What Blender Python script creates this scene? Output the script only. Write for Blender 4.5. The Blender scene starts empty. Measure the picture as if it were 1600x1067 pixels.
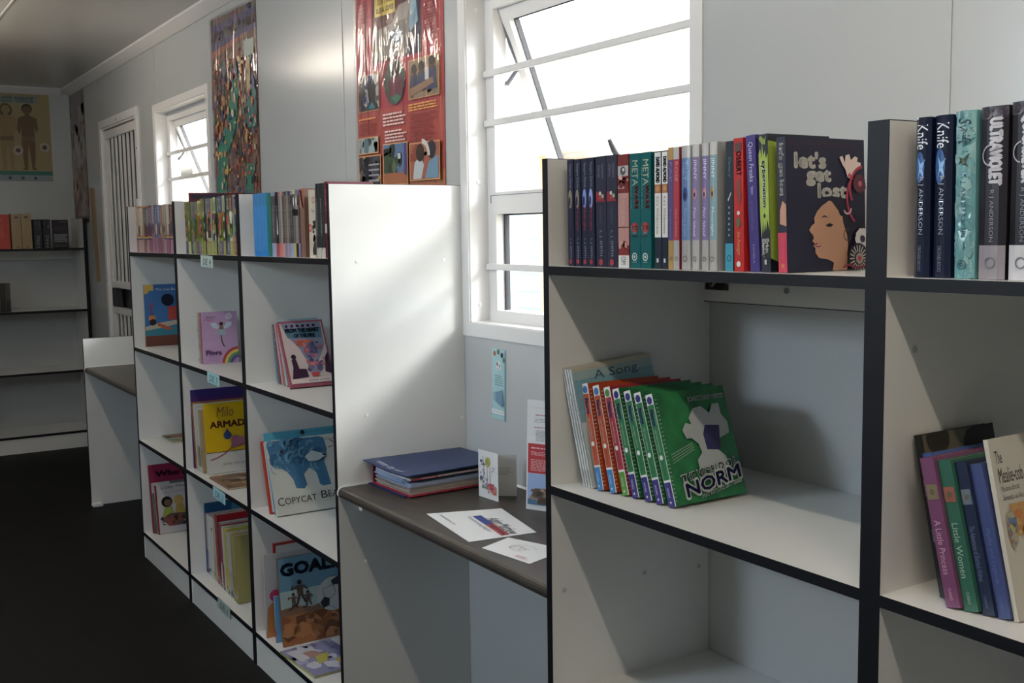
import bpy, bmesh, math, random
from mathutils import Vector, Matrix, Euler
random.seed(7)
SC = bpy.context.scene
COL = SC.collection
R = math.radians

# ---------------------------------------------------------------- camera
cam_d = bpy.data.cameras.new('camera'); cam = bpy.data.objects.new('camera', cam_d); COL.objects.link(cam)
cr = Vector((0.53945607, 0.84189149, -0.01434776)); cu = Vector((-0.07751966, 0.06662505, 0.99476218)); cf = Vector((-0.83843774, 0.53551827, -0.10120443))
m = Matrix((cr, cu, -cf)).transposed().to_4x4(); m.translation = Vector((1.22209, -1.12143, 1.40820)); cam.matrix_world = m
cam_d.sensor_width = 36; cam_d.lens = 36 * 1683.01 / 1600; cam_d.clip_start = 0.02; cam_d.clip_end = 200
SC.camera = cam

# ---------------------------------------------------------------- world, sun, window daylight, exposure
SKY = 5.4; SUN = 2.7; TUBE = 9.8; DAY = 25.0
w = bpy.data.worlds.new('sky'); SC.world = w; w.use_nodes = True
bg = w.node_tree.nodes['Background']; bg.inputs[0].default_value = (0.90, 0.95, 1.0, 1); bg.inputs[1].default_value = SKY
sd = bpy.data.lights.new('sun', 'SUN'); sd.energy = SUN; sd.angle = R(12); sd.color = (1, .985, .96)
sun = bpy.data.objects.new('sun', sd); COL.objects.link(sun)
sun.rotation_euler = Vector((-1.25, -1, -.75)).to_track_quat('-Z', 'Y').to_euler(); sun.location = (3, 4, 5)
ad = bpy.data.lights.new('window_daylight', 'AREA'); ad.shape = 'RECTANGLE'; ad.size = .44; ad.size_y = .36; ad.energy = DAY; ad.color = (.66, .83, 1)
al = bpy.data.objects.new('window_daylight', ad); COL.objects.link(al); al.location = (-1.12, -2.66, 2.03); al.rotation_euler = (R(90), 0, 0)
SC.view_settings.view_transform = 'Standard'; SC.view_settings.look = 'None'; SC.view_settings.gamma = 1
SC.view_settings.use_curve_mapping = False; SC.view_settings.exposure = 0.0

# ---------------------------------------------------------------- colours and materials
def lin(c):
    if isinstance(c, str):
        c = c.lstrip('#'); c = [int(c[i:i+2], 16)/255 for i in (0, 2, 4)]
    return tuple((x/12.92 if x <= .04045 else ((x+.055)/1.055)**2.4) for x in c[:3]) + (1.0,)
MATS = {}
def mat(name, col, rough=.5, spec=.5, metal=0, coat=0, bump=None, mottle=None, emit=None):
    if name in MATS: return MATS[name]
    M = bpy.data.materials.new(name); M.use_nodes = True; nt = M.node_tree; b = nt.nodes['Principled BSDF']
    b.inputs['Base Color'].default_value = lin(col); b.inputs['Roughness'].default_value = rough
    b.inputs['Specular IOR Level'].default_value = spec; b.inputs['Metallic'].default_value = metal
    b.inputs['Coat Weight'].default_value = coat
    if emit: b.inputs['Emission Color'].default_value = lin(emit[0]); b.inputs['Emission Strength'].default_value = emit[1]
    tc = nt.nodes.new('ShaderNodeTexCoord')
    if mottle:   # (scale, second colour, detail, stretch)
        n = nt.nodes.new('ShaderNodeTexNoise'); n.inputs['Scale'].default_value = mottle[0]; n.inputs['Detail'].default_value = 5
        r = nt.nodes.new('ShaderNodeMix'); r.data_type = 'RGBA'; r.inputs[6].default_value = lin(col); r.inputs[7].default_value = lin(mottle[1])
        mp = nt.nodes.new('ShaderNodeMapping'); 
        if len(mottle) > 2: mp.inputs['Scale'].default_value = mottle[2]
        rr = nt.nodes.new('ShaderNodeMapRange'); rr.inputs[1].default_value = .35; rr.inputs[2].default_value = .65
        nt.links.new(tc.outputs['Object'], mp.inputs[0]); nt.links.new(mp.outputs[0], n.inputs[0]); nt.links.new(n.outputs[0], rr.inputs[0])
        nt.links.new(rr.outputs[0], r.inputs[0]); nt.links.new(r.outputs[2], b.inputs['Base Color'])
    if bump:     # (scale, strength, distance)
        n = nt.nodes.new('ShaderNodeTexNoise'); n.inputs['Scale'].default_value = bump[0]; n.inputs['Detail'].default_value = 3
        u = nt.nodes.new('ShaderNodeBump'); u.inputs['Strength'].default_value = bump[1]; u.inputs['Distance'].default_value = bump[2]
        nt.links.new(tc.outputs['Object'], n.inputs[0]); nt.links.new(n.outputs[0], u.inputs['Height']); nt.links.new(u.outputs[0], b.inputs['Normal'])
    MATS[name] = M; return M
WALL = mat('wall_panel_paint', '#bcbfbf', .21, .6, bump=(2.2, .12, .01), mottle=(1.3, '#b8bbbb'))
CEIL = mat('ceiling_panel_paint', '#d6d2ce', .22, .5, bump=(1.6, .1, .01))
FLOOR = mat('dark_floor_vinyl', '#100f0f', .6, .15, mottle=(9, '#141312'), bump=(60, .15, .002))
BOARD = mat('white_melamine_board', '#dcdcd9', .32, .45, bump=(160, .06, .0006))
EDGE = mat('black_edge_banding', '#0d0e14', .5, .3)
WHITE = mat('white_painted_metal', '#e6e4e2', .3, .5)
TOP = mat('dark_laminate_worktop', '#39342f', .4, .5, mottle=(14, '#463f39', (1, 3, 1)), bump=(90, .2, .001))
GREYM = mat('grey_metal', '#8a8a92', .35, .5, .7)
DARK = mat('dark_rubber', '#33333a', .6)
PAPER = mat('book_paper', '#c9c0ac', .85, .2, mottle=(260, '#b7ac96', (1, .05, .05)))
CAP = mat('white_plastic', '#efefee', .3)
def facing_fac(nt, f0, normal=None):
    lw = nt.nodes.new('ShaderNodeLayerWeight'); lw.inputs[0].default_value = .5
    if normal: nt.links.new(normal, lw.inputs['Normal'])
    p = nt.nodes.new('ShaderNodeMath'); p.operation = 'POWER'; p.inputs[1].default_value = 5
    a = nt.nodes.new('ShaderNodeMath'); a.operation = 'MULTIPLY_ADD'; a.inputs[1].default_value = 1-f0; a.inputs[2].default_value = f0; a.use_clamp = True
    nt.links.new(lw.outputs['Facing'], p.inputs[0]); nt.links.new(p.outputs[0], a.inputs[0]); return a
def glass_mat():
    M = bpy.data.materials.new('window_glass'); M.use_nodes = True; nt = M.node_tree; nt.nodes.clear()
    o = nt.nodes.new('ShaderNodeOutputMaterial'); mx = nt.nodes.new('ShaderNodeMixShader'); f = facing_fac(nt, .04)
    t = nt.nodes.new('ShaderNodeBsdfTransparent'); g = nt.nodes.new('ShaderNodeBsdfGlossy'); g.inputs['Roughness'].default_value = .02
    t.inputs[0].default_value = (.97, .98, .98, 1)
    nt.links.new(f.outputs[0], mx.inputs[0]); nt.links.new(t.outputs[0], mx.inputs[1]); nt.links.new(g.outputs[0], mx.inputs[2]); nt.links.new(mx.outputs[0], o.inputs[0]); return M
GLASS = glass_mat()
def laminate_mat():
    M = bpy.data.materials.new('wrinkled_clear_laminate'); M.use_nodes = True; nt = M.node_tree; nt.nodes.clear()
    o = nt.nodes.new('ShaderNodeOutputMaterial'); mx = nt.nodes.new('ShaderNodeMixShader'); t = nt.nodes.new('ShaderNodeBsdfTransparent'); g = nt.nodes.new('ShaderNodeBsdfGlossy'); g.inputs['Roughness'].default_value = .1
    tc = nt.nodes.new('ShaderNodeTexCoord'); mp = nt.nodes.new('ShaderNodeMapping'); mp.inputs['Scale'].default_value = (9, 1, 2.2); mp.inputs['Rotation'].default_value = (0, R(14), 0)
    n = nt.nodes.new('ShaderNodeTexNoise'); n.inputs['Scale'].default_value = 1.6; n.inputs['Detail'].default_value = 2.5; n.inputs['Distortion'].default_value = 1.2
    b = nt.nodes.new('ShaderNodeBump'); b.inputs['Strength'].default_value = .55; b.inputs['Distance'].default_value = .02
    nt.links.new(tc.outputs['Object'], mp.inputs[0]); nt.links.new(mp.outputs[0], n.inputs[0]); nt.links.new(n.outputs[0], b.inputs['Height'])
    nt.links.new(b.outputs[0], g.inputs['Normal']); f = facing_fac(nt, .05, b.outputs[0])
    nt.links.new(f.outputs[0], mx.inputs[0]); nt.links.new(t.outputs[0], mx.inputs[1]); nt.links.new(g.outputs[0], mx.inputs[2]); nt.links.new(mx.outputs[0], o.inputs[0]); return M
LAMI = laminate_mat()
def vc_mat(name, rough, coat):
    M = bpy.data.materials.new(name); M.use_nodes = True; nt = M.node_tree; b = nt.nodes['Principled BSDF']
    a = nt.nodes.new('ShaderNodeAttribute'); a.attribute_name = 'ink'; nt.links.new(a.outputs['Color'], b.inputs['Base Color'])
    b.inputs['Roughness'].default_value = rough; b.inputs['Coat Weight'].default_value = coat; return M
INK = vc_mat('printed_ink', .38, 0); INKG = vc_mat('glossy_printed_ink', .2, .3); INKM = vc_mat('matt_printed_ink', .7, 0)
def dull(c):       # printed card is a little duller than the named ink
    r, g, b, a = lin(c); y = .3*r+.6*g+.1*b; q = .16; return (r+(y-r)*q, g+(y-g)*q, b+(y-b)*q, a)
def cover_mat(c, gloss=False, c2=None):
    return mat('book_cover_%s%s%s' % (c, '_gloss' if gloss else '', c2 or ''), c, .2 if gloss else .36, .5, 0, .3 if gloss else 0, mottle=(26, c2) if c2 else None)

# ---------------------------------------------------------------- mesh helpers
def tag(o, label=None, cat=None, group=None, kind=None):
    for k, v in (('label', label), ('category', cat), ('group', group), ('kind', kind)):
        if v: o[k] = v
    return o
def empty(name, loc=(0, 0, 0), rot=(0, 0, 0), label=None, cat=None, group=None, kind=None):
    o = bpy.data.objects.new(name, None); COL.objects.link(o); o.location = loc; o.rotation_euler = rot; o.empty_display_size = .05
    return tag(o, label, cat, group, kind)
def link(name, me, mats, parent=None, loc=None, rot=None):
    if not isinstance(mats, (list, tuple)): mats = [mats]
    for x in mats: me.materials.append(x)
    o = bpy.data.objects.new(name, me); COL.objects.link(o)
    if parent: o.parent = parent
    if loc: o.location = loc
    if rot: o.rotation_euler = rot
    return o
class MB:
    def __init__(s): s.v = []; s.f = []
    def box(s, x0, x1, y0, y1, z0, z1):
        b = len(s.v); s.v += [(x, y, z) for z in (z0, z1) for y in (y0, y1) for x in (x0, x1)]
        s.f += [tuple(b+i for i in q) for q in ((0, 2, 3, 1), (4, 5, 7, 6), (0, 1, 5, 4), (2, 6, 7, 3), (0, 4, 6, 2), (1, 3, 7, 5))]; return s
    def poly(s, pts): b = len(s.v); s.v += [tuple(p) for p in pts]; s.f.append(tuple(range(b, b+len(pts)))); return s
    def prism(s, pts, axis, a, c):     # pts: 2D outline, extruded along axis from a to c
        n = len(pts); b = len(s.v)
        put = {'x': lambda p, t: (t, p[0], p[1]), 'y': lambda p, t: (p[0], t, p[1]), 'z': lambda p, t: (p[0], p[1], t)}[axis]
        s.v += [put(p, a) for p in pts] + [put(p, c) for p in pts]
        s.f += [tuple(b+i for i in range(n)), tuple(b+n+i for i in reversed(range(n)))]
        s.f += [(b+i, b+n+i, b+n+(i+1) % n, b+(i+1) % n) for i in range(n)]; return s
    def tube(s, pts, r, n=8):
        pts = [Vector(p) for p in pts]; rings = []
        for i, p in enumerate(pts):
            d = (pts[min(i+1, len(pts)-1)] - pts[max(i-1, 0)]).normalized(); a = d.orthogonal().normalized(); c = d.cross(a); rr = r[i] if isinstance(r, (list, tuple)) else r
            b = len(s.v); s.v += [tuple(p + rr*(math.cos(2*math.pi*k/n)*a + math.sin(2*math.pi*k/n)*c)) for k in range(n)]; rings.append(b)
        for i in range(len(rings)-1):
            s.f += [(rings[i]+k, rings[i]+(k+1) % n, rings[i+1]+(k+1) % n, rings[i+1]+k) for k in range(n)]
        s.f += [tuple(rings[0]+k for k in range(n)), tuple(rings[-1]+k for k in range(n))]; return s
    def obj(s, name, mt, parent=None, loc=None, rot=None, bevel=0, smooth=False):
        me = bpy.data.meshes.new(name); me.from_pydata(s.v, [], s.f)
        bm = bmesh.new(); bm.from_mesh(me); bmesh.ops.recalc_face_normals(bm, faces=bm.faces)
        if bevel: bmesh.ops.bevel(bm, geom=list(bm.edges), offset=bevel, segments=2, affect='EDGES', clamp_overlap=True)
        bm.to_mesh(me); bm.free()
        if smooth: me.polygons.foreach_set('use_smooth', [True]*len(me.polygons))
        return link(name, me, mt, parent, loc, rot)
def box(name, mt, x0, x1, y0, y1, z0, z1, parent=None, bevel=0): return MB().box(x0, x1, y0, y1, z0, z1).obj(name, mt, parent, bevel=bevel)

# text outlines -> flat polygons, cached; returned inside the unit box
TXT = {}
def glyphs(s, bold=0.0, shear=0.0):
    k = (s, bold, shear)
    if k in TXT: return TXT[k]
    c = bpy.data.curves.new('text', 'FONT'); c.body = s; c.offset = bold; c.shear = shear; c.resolution_u = 2; c.fill_mode = 'FRONT' if hasattr(c, 'fill_mode') else c.fill_mode
    o = bpy.data.objects.new('text', c); COL.objects.link(o)
    bpy.context.view_layer.update(); dg = bpy.context.evaluated_depsgraph_get(); me = bpy.data.meshes.new_from_object(o.evaluated_get(dg))
    V = [(v.co.x, v.co.y) for v in me.vertices]; F = [tuple(p.vertices) for p in me.polygons]
    bpy.data.objects.remove(o); bpy.data.curves.remove(c); bpy.data.meshes.remove(me)
    if V:
        x0 = min(v[0] for v in V); x1 = max(v[0] for v in V); y0 = min(v[1] for v in V); y1 = max(v[1] for v in V)
        V = [((x-x0)/max(x1-x0, 1e-6), (y-y0)/max(y1-y0, 1e-6)) for x, y in V]
    TXT[k] = (V, F); return TXT[k]

class Ink:
    """Flat print on a surface: everything in fractions of the surface (u right, v up); each call lies on its own film above the last."""
    def __init__(s, w, h): s.w, s.h, s.V, s.F, s.C, s.n = w, h, [], [], [], 0
    def _add(s, V, F, c):
        b = len(s.V); s.V += [(min(max(u, 0), 1)*s.w, min(max(v, 0), 1)*s.h, s.n) for u, v in V]; s.F += [tuple(b+i for i in f) for f in F]; s.C += [dull(c)]*len(F)
    def up(s): s.n += 1; return s
    def box(s, u0, v0, u1, v1, c, k=4):
        V = []; F = []
        for i in range(k+1):
            u = u0+(u1-u0)*i/k; V += [(u, v0), (u, v1)]
            if i: F.append((2*i-2, 2*i, 2*i+1, 2*i-1))
        s.up()._add(V, F, c); return s
    def poly(s, pts, c): s.up()._add(pts, [tuple(range(len(pts)))], c); return s
    def disc(s, u, v, r, c, n=14, sy=1, r0=0):
        ry = r*s.w/s.h*sy; P = [(u+r*math.cos(2*math.pi*i/n), v+ry*math.sin(2*math.pi*i/n)) for i in range(n)]
        s.up()
        if r0: 
            q = r0/r; P2 = [(u+(a-u)*q, v+(b-v)*q) for a, b in P]; s._add(P+P2, [(i, (i+1) % n, n+(i+1) % n, n+i) for i in range(n)], c)
        else: s._add(P, [tuple(range(n))], c)
        return s
    def arc(s, u, v, r0, r1, a0, a1, c, n=12):
        k = s.w/s.h; V = []; F = []
        for i in range(n+1):
            a = R(a0+(a1-a0)*i/n); V += [(u+r0*math.cos(a), v+r0*k*math.sin(a)), (u+r1*math.cos(a), v+r1*k*math.sin(a))]
            if i: F.append((2*i-2, 2*i, 2*i+1, 2*i-1))
        s.up()._add(V, F, c); return s
    def line(s, pts, wd, c):
        s.up(); k = s.w/s.h
        for (a, b), (d, e) in zip(pts, pts[1:]):
            dx, dy = (d-a), (e-b)/k; L = math.hypot(dx, dy) or 1; nx, ny = -dy/L*wd/2, dx/L*wd/2*k
            s._add([(a+nx, b+ny), (a-nx, b-ny), (d-nx, e-ny), (d+nx, e+ny)], [(0, 1, 2, 3)], c)
        return s
    def text(s, t, c, u0, v0, u1, v1, bold=0, shear=0, slant=0):
        V, F = glyphs(t, 0, shear); s.up(); q = bold*3.0*(v1-v0)
        for i in range(8 if bold else 1):
            du, dv = (q*math.cos(i*math.pi/4)*s.h/s.w, q*math.sin(i*math.pi/4)) if bold else (0, 0)
            s._add([(u0+(u1-u0)*x+du, v0+(v1-v0)*y+slant*x+dv) for x, y in V], F, c)
        return s
    def down(s, t, c, v1, v0, u0=.25, u1=.75, bold=0, shear=0):     # text running down a spine, letter tops to the right
        V, F = glyphs(t, 0, shear); s.up(); q = bold*3.0*(u1-u0)
        for i in range(4 if bold else 1):
            du, dv = (q*math.cos(i*math.pi/2), q*math.sin(i*math.pi/2)*s.w/s.h) if bold else (0, 0)
            s._add([(u0+(u1-u0)*y+du, v1-(v1-v0)*x+dv) for x, y in V], F, c)
        return s
    def lines(s, c, u0, v0, u1, v1, n, fill=.45, rnd=.25, seed=1):  # body copy too small to read
        r = random.Random(seed); s.up(); dv = (v1-v0)/n
        for i in range(n):
            e = u1-(u1-u0)*rnd*r.random(); a = v0+dv*i; u = u0
            while u < e:
                L = min((u1-u0)*(.06+.12*r.random()), e-u); s._add([(u, a), (u+L, a), (u+L, a+dv*fill), (u, a+dv*fill)], [(0, 1, 2, 3)], c); u += L+(u1-u0)*.025
        return s
    def blobs(s, cs, u0, v0, u1, v1, n, size, seed=1, aspect=1.0):
        r = random.Random(seed); k = s.w/s.h
        for j in range(n):
            if j % 6 == 0: s.up()
            u = u0+(u1-u0)*r.random(); v = v0+(v1-v0)*r.random(); q = size*(.4+.9*r.random()); a0 = r.random()*6; m_ = r.choice((4, 5, 6, 8)); P = []
            st = .5+r.random()*aspect
            for i in range(m_):
                a = a0+2*math.pi*i/m_; rr = q*(.6+.6*r.random()); P.append((min(max(u+rr*math.cos(a), u0), u1), min(max(v+rr*k*st*math.sin(a), v0), v1)))
            s._add(P, [tuple(range(m_))], r.choice(cs))
        return s
    def put(s, name, parent, fn, mt=INK, step=.00012, base=.0004):
        if not s.F: return None
        me = bpy.data.meshes.new(name); me.from_pydata([fn(u, v, base+step*n) for u, v, n in s.V], [], s.F)
        at = me.color_attributes.new('ink', 'FLOAT_COLOR', 'CORNER'); i = 0; buf = []
        for p, c in zip(me.polygons, s.C): buf += list(c)*p.loop_total
        at.data.foreach_set('color', buf)
        return link(name, me, mt, parent)

# ================================================================= SETTING
XL, XR, YW, YB, ZC = -6.817, 2.45, .4, -2.62, 2.43
def struct(o): o['kind'] = 'structure'; return o
struct(box('floor', FLOOR, XL-.12, XR+.12, YB-.12, YW+.12, -.08, 0))
ceil = struct(box('ceiling', CEIL, XL-.12, XR+.12, YB-.12, YW+.12, ZC, ZC+.08))
struct(box('wall_far', WALL, XL-.12, XL, YB, YW, 0, ZC))
struct(box('wall_near', WALL, XR, XR+.12, YB, YW, 0, ZC))
W1 = (-1.372, -.467, 1.157, 2.057); W2 = (-4.594, -3.709, 1.157, 2.057); DR = (-5.86, -5.0, 0, 2.08)
def wall_with_holes(name, y0, y1, holes):
    mb = MB(); xs = XL; 
    for a, b, z0, z1 in sorted(holes):
        mb.box(xs, a, y0, y1, 0, ZC); mb.box(a, b, y0, y1, z1, ZC)
        if z0 > 0: mb.box(a, b, y0, y1, 0, z0)
        xs = b
    mb.box(xs, XR, y0, y1, 0, ZC); return struct(mb.obj(name, WALL))
wr = wall_with_holes('wall_right', YW, YW+.12, [W1, W2, DR])
W3 = (-1.57, -.67, 1.5, 2.3)
wl = wall_with_holes('wall_left', YB-.12, YB, [W3])
for x in (-4.555, -2.19, .134): box('joint_strip', WALL, x-.004, x+.004, YW-.0025, YW, 0 if x > -4 else 2.1, ZC-.045, wr)
# coved trim where wall and ceiling meet, and dado line behind desk 
struct(MB().prism([(YW, ZC-.045), (YW-.006, ZC-.045), (YW-.052, ZC-.008), (YW-.056, ZC), (YW, ZC)], 'x', XL, XR).obj('trim_1', WHITE))
struct(MB().prism([(XL, ZC-.045), (XL+.006, ZC-.045), (XL+.052, ZC-.008), (XL+.056, ZC), (XL, ZC)], 'y', YB, YW-.056).obj('trim_2', WHITE))
struct(box('baseboard_right', WHITE, -5.0+.05, 0.3, YW-.008, YW, 0, .06))
for y in (-.35, -1.55): box('joint_strip', WHITE, XL+.02, XR, y-.004, y+.004, ZC-.0015, ZC, ceil)

def window(n, W, y=YW, sgn=1, sashopen=21, detail=True):
    x0, x1, z0, z1 = W; e = empty('window_%d' % n, (0, 0, 0), kind='structure')
    Y = lambda d: y+sgn*d                        # d: metres outward from the room face
    def B(mb, a, b, d0, d1, c, f): ya, yb = sorted((Y(d0), Y(d1))); mb.box(a, b, ya, yb, c, f); return mb
    # architrave, jamb lining
    t = MB(); tw = .037
    B(t, x0-tw, x0, -.004, 0, z0-tw, z1+tw); B(t, x1, x1+tw, -.004, 0, z0-tw, z1+tw); B(t, x0, x1, -.004, 0, z1, z1+tw); B(t, x0, x1, -.004, 0, z0-tw, z0)
    t.obj('architrave', WHITE, e)
    l = MB(); k = .003
    B(l, x0, x0+k, 0, .12, z0, z1); B(l, x1-k, x1, 0, .12, z0, z1); B(l, x0, x1, 0, .12, z1-k, z1); B(l, x0, x1, 0, .12, z0, z0+k)
    l.obj('jamb_lining', WHITE, e)
    # fixed frame
    fw = .046; zt = z0+.331; f = MB()                # transom centre
    B(f, x0+k, x0+fw, .06, .10, z0+k, z1-k); B(f, x1-fw, x1-k, .06, .10, z0+k, z1-k); B(f, x0+fw, x1-fw, .06, .10, z1-fw, z1-k); B(f, x0+fw, x1-fw, .06, .10, z0+k, z0+fw-.012)
    B(f, x0+fw, x1-fw, .06, .10, zt-.03, zt+.03)
    fo = f.obj('frame', WHITE, e)
    if detail:
        g = MB(); B(g, x0+fw, x0+fw+.006, .085, .1, z0+fw-.012, zt-.03); B(g, x1-fw-.006, x1-fw, .085, .1, z0+fw-.012, zt-.03); B(g, x0+fw+.006, x1-fw-.006, .085, .1, zt-.034, zt-.03); g.obj('gasket', DARK, fo)
        gr = MB(); B(gr, x0+.02, x0+.0215, .0585, .06, zt, zt+.022); B(gr, x0+.0215, x1-.02, .0585, .06, zt+.0205, zt+.022); gr.obj('groove', GREYM, fo)
    p = MB(); B(p, x0+fw, x1-fw, .088, .092, z0+fw-.012, zt-.03); p.obj('pane', GLASS, e)
    # burglar bars across the frame
    for zb in (z0+.683, z0+.549, z0+.155):
        b = MB(); B(b, x0+.002, x1-.002, .05, .06, zb-.009, zb+.009); b.obj('burglar_bar', WHITE, e, bevel=.002)
    # top-hung sash, hinged at the head, pushed outward
    sh = z1-fw-(zt+.03); sw = (x1-x0)-2*fw-.008
    s = empty('sash', ((x0+x1)/2, Y(.075), z1-fw-.002)); s.parent = e; s.rotation_euler = (R(sashopen)*sgn, 0, 0)
    q = MB(); r = .034; ya, yb = sorted((0, sgn*.028))
    q.box(-sw/2, -sw/2+r, ya, yb, -sh, 0); q.box(sw/2-r, sw/2, ya, yb, -sh, 0); q.box(-sw/2+r, sw/2-r, ya, yb, -r, 0); q.box(-sw/2+r, sw/2-r, ya, yb, -sh, -sh+r)
    q.obj('sash_frame', WHITE, s)
    gp = MB(); ya, yb = sorted((sgn*.012, sgn*.016)); gp.box(-sw/2+r, sw/2-r, ya, yb, -sh+r, -r); gp.obj('pane', GLASS, s)
    if detail:
        gk = MB(); ya, yb = sorted((sgn*.016, sgn*.031)); gk.box(-sw/2+r-.001, -sw/2+r+.004, ya, yb, -sh+r, -r); gk.box(-sw/2+r, sw/2-r, ya, yb, -r-.004, -r+.001); gk.obj('gasket', DARK, s)
        for a in (-sw/2-.002, sw/2+.002):
            st = MB(); i = 1 if a < 0 else -1
            st.tube([(((x0+x1)/2)+a, Y(.088), z1-fw-.01), (((x0+x1)/2)+a+.004*i, Y(.11), z1-fw-.09), (((x0+x1)/2)+a+.008*i, Y(.135), z1-fw-.15), (((x0+x1)/2)+a, Y(.1), z1-fw-.2)], .007, 6)
            st.obj('stay_arm', GREYM, e)
        hd = MB().tube([(-.06, .01, -sh+.02), (-.062, -.012, -sh+.04), (-.066, -.02, -sh+.075), (-.072, -.02, -sh+.105)], [.008, .008, .007, .005], 8); hd.obj('sash_handle', DARK, s)
        for zz in (z0+.05, z0+.39, z0+.855):
            for xx, nx in ((x0+k, 1), (x1-k, -1)):
                c = MB().prism([(Y(.03)+.006*math.cos(a*math.pi/4), zz+.006*math.sin(a*math.pi/4)) for a in range(8)], 'x', xx, xx+nx*.0025); c.obj('screw_cap', CAP, e)
    return e
window(1, W1); window(2, W2); window(3, W3, y=YB, sgn=-1, sashopen=5, detail=False)

# security door
d = empty('door_1', (0, 0, 0), kind='structure')
x0, x1, _, z1 = DR
t = MB(); t.box(x0-.045, x0, YW-.008, YW, 0, z1+.045); t.box(x1, x1+.05, YW-.008, YW, 0, z1+.045); t.box(x0, x1, YW-.008, YW, z1, z1+.045); t.obj('door_frame', WHITE, d)
MB().box(x0, x1, YW+.075, YW+.11, 0, z1).obj('door_leaf', mat('grey_door_paint', '#4c4f50', .5), d)
MB().box(x0, x0+.012, YW, YW+.075, 0, z1).box(x1-.012, x1, YW, YW+.075, 0, z1).box(x0+.012, x1-.012, YW, YW+.075, z1-.012, z1).obj('jamb_lining', WHITE, d)
g = MB(); g.box(x0+.015, x0+.055, YW+.008, YW+.035, .02, z1-.02); g.box(x1-.055, x1-.015, YW+.008, YW+.035, .02, z1-.02)
for za, zb in ((.02, .06), (.94, .98), (1.1, 1.14), (z1-.07, z1-.02)): g.box(x0+.055, x1-.055, YW+.008, YW+.035, za, zb)
gf = g.obj('gate_frame', WHITE, d)
MB().box(x0+.055, x0+.16, YW+.004, YW+.04, .985, 1.095).obj('lock_box', DARK, gf)
for i in range(8):
    xx = x0+.09+i*.097; MB().box(xx-.016, xx+.016, YW+.016, YW+.024, .06, .94).box(xx-.016, xx+.016, YW+.016, YW+.024, 1.14, z1-.07).obj('gate_bar', WHITE, d)
MB().box(x1+.012, x1+.04, YW-.02, YW-.008, 1.52, 1.62).obj('hinge', WHITE, d)
for xx, zz in ((x0-.02, 1.9), (x0-.02, 1.14), (x1+.02, 1.9), ((x0+x1)/2, z1+.02)): MB().tube([(xx, YW-.0095, zz), (xx, YW-.008, zz)], .006, 6).obj('screw', DARK, d)

# ceiling strip lights
def striplight(x, y, lab, k=1.0):
    e = empty('strip_light', (x, y, ZC), label=lab, cat='ceiling light', group=None)
    MB().prism([(-.045, 0), (-.03, -.032), (.03, -.032), (.045, 0)], 'x', -.76, .76).obj('housing', WHITE, e)
    MB().tube([(-.73, 0, -.05), (.73, 0, -.05)], .014, 12).obj('tube', mat('lit_tube_%g' % k, '#ffffff', emit=('#fff2e0', TUBE*4*k)), e, smooth=False)
    for s in (-1, 1): MB().box(s*.745-.014, s*.745+.014, -.016, .016, -.066, -.03).obj('lamp_holder', CAP, e)
striplight(-4.3, -.66, 'lit fluorescent strip light on the ceiling near the far wall', 1.15)
striplight(-1.7, -.66, 'lit fluorescent strip light on the ceiling above the middle desk')
striplight(.95, -.66, 'lit fluorescent strip light on the ceiling nearest the camera', 2.3)

# ================================================================= FURNITURE
TH = .016; DP = .4
ZS = [.1147, .527, .935, 1.3447]
def slab(mb, x0, x1, y0, y1, z0, z1): mb.box(x0, x1, y0, y1, z0, z1)
def bookcase(x0, x1, lab, y0=0, shelves=ZS, caps=None, spots=None):
    """x0..x1 outside faces, front at y=0, standing against the wall."""
    e = empty('bookcase', (x0, 0, 0), label=lab, cat='bookcase', group=None); wd = x1-x0; D = DP-.001; k = .0012; T = 1.54
    for a in (0, wd-TH):
        p = box('side_panel', BOARD, a, a+TH, k, D, 0, T-k, e)
        q = MB().box(a, a+TH, 0, k, 0, T).box(a, a+TH, k, D, T-k, T); q.obj('edge_strip', EDGE, p)
        if a == 0 and spots:
            for (yy, zz) in spots: MB().prism([(yy+.005*math.cos(i*math.pi/5), zz+.005*math.sin(i*math.pi/5)) for i in range(10)], 'x', TH, TH+.0006).obj('filler_spot', mat('grey_filler', '#b9b9b5', .6), p)
        if a > 0 and caps:
            for (yy, zz) in caps: MB().prism([(yy+.005*math.cos(i*math.pi/5), zz+.005*math.sin(i*math.pi/5)) for i in range(10)], 'x', a+TH, a+TH+.002).obj('screw_cap', CAP, p)
    for z in shelves:
        s = box('shelf', BOARD, TH, wd-TH, k, D, z-TH, z, e); box('edge_strip', EDGE, TH, wd-TH, 0, k, z-TH, z, s)
    box('plinth', BOARD, TH, wd-TH, .004, .02, 0, shelves[0]-TH, e)
    z = shelves[3]-TH; r = box('back_rail', BOARD, TH, wd-TH, DP-.017, DP-.001, z-.065, z, e); box('edge_strip', EDGE, TH, wd-TH, DP-.0175, DP-.0165, z-.0665, z-.065, r)
    MB().prism([(wd*.32+.006*math.cos(i*math.pi/4), z-.036+.006*math.sin(i*math.pi/4)) for i in range(8)], 'y', DP-.019, DP-.017).obj('screw', GREYM, r)
    return e
L1, L2, L3, L4 = -3.594, -2.8725, -2.138, -1.409
bookcase(L1, L2, 'white bookcase with black edges beside the low far desk, farthest of its row of three')
bookcase(L2, L3, 'white bookcase with paper labels on its shelf edges, middle of the row of three')
bookcase(L3, L4, 'white bookcase whose tall side panel with screw caps faces the desk with the binder', caps=[(.076, 1.337), (.091, .923), (.337, 1.334), (.387, .885), (.077, .52)])
R0, R1, R2 = -.423, .322, 1.062
bookcase(R0, R1, 'white bookcase holding spiral-look green books, right of the desk with the binder', spots=[(.227, .726), (.03, .728), (.371, .713)])
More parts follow.
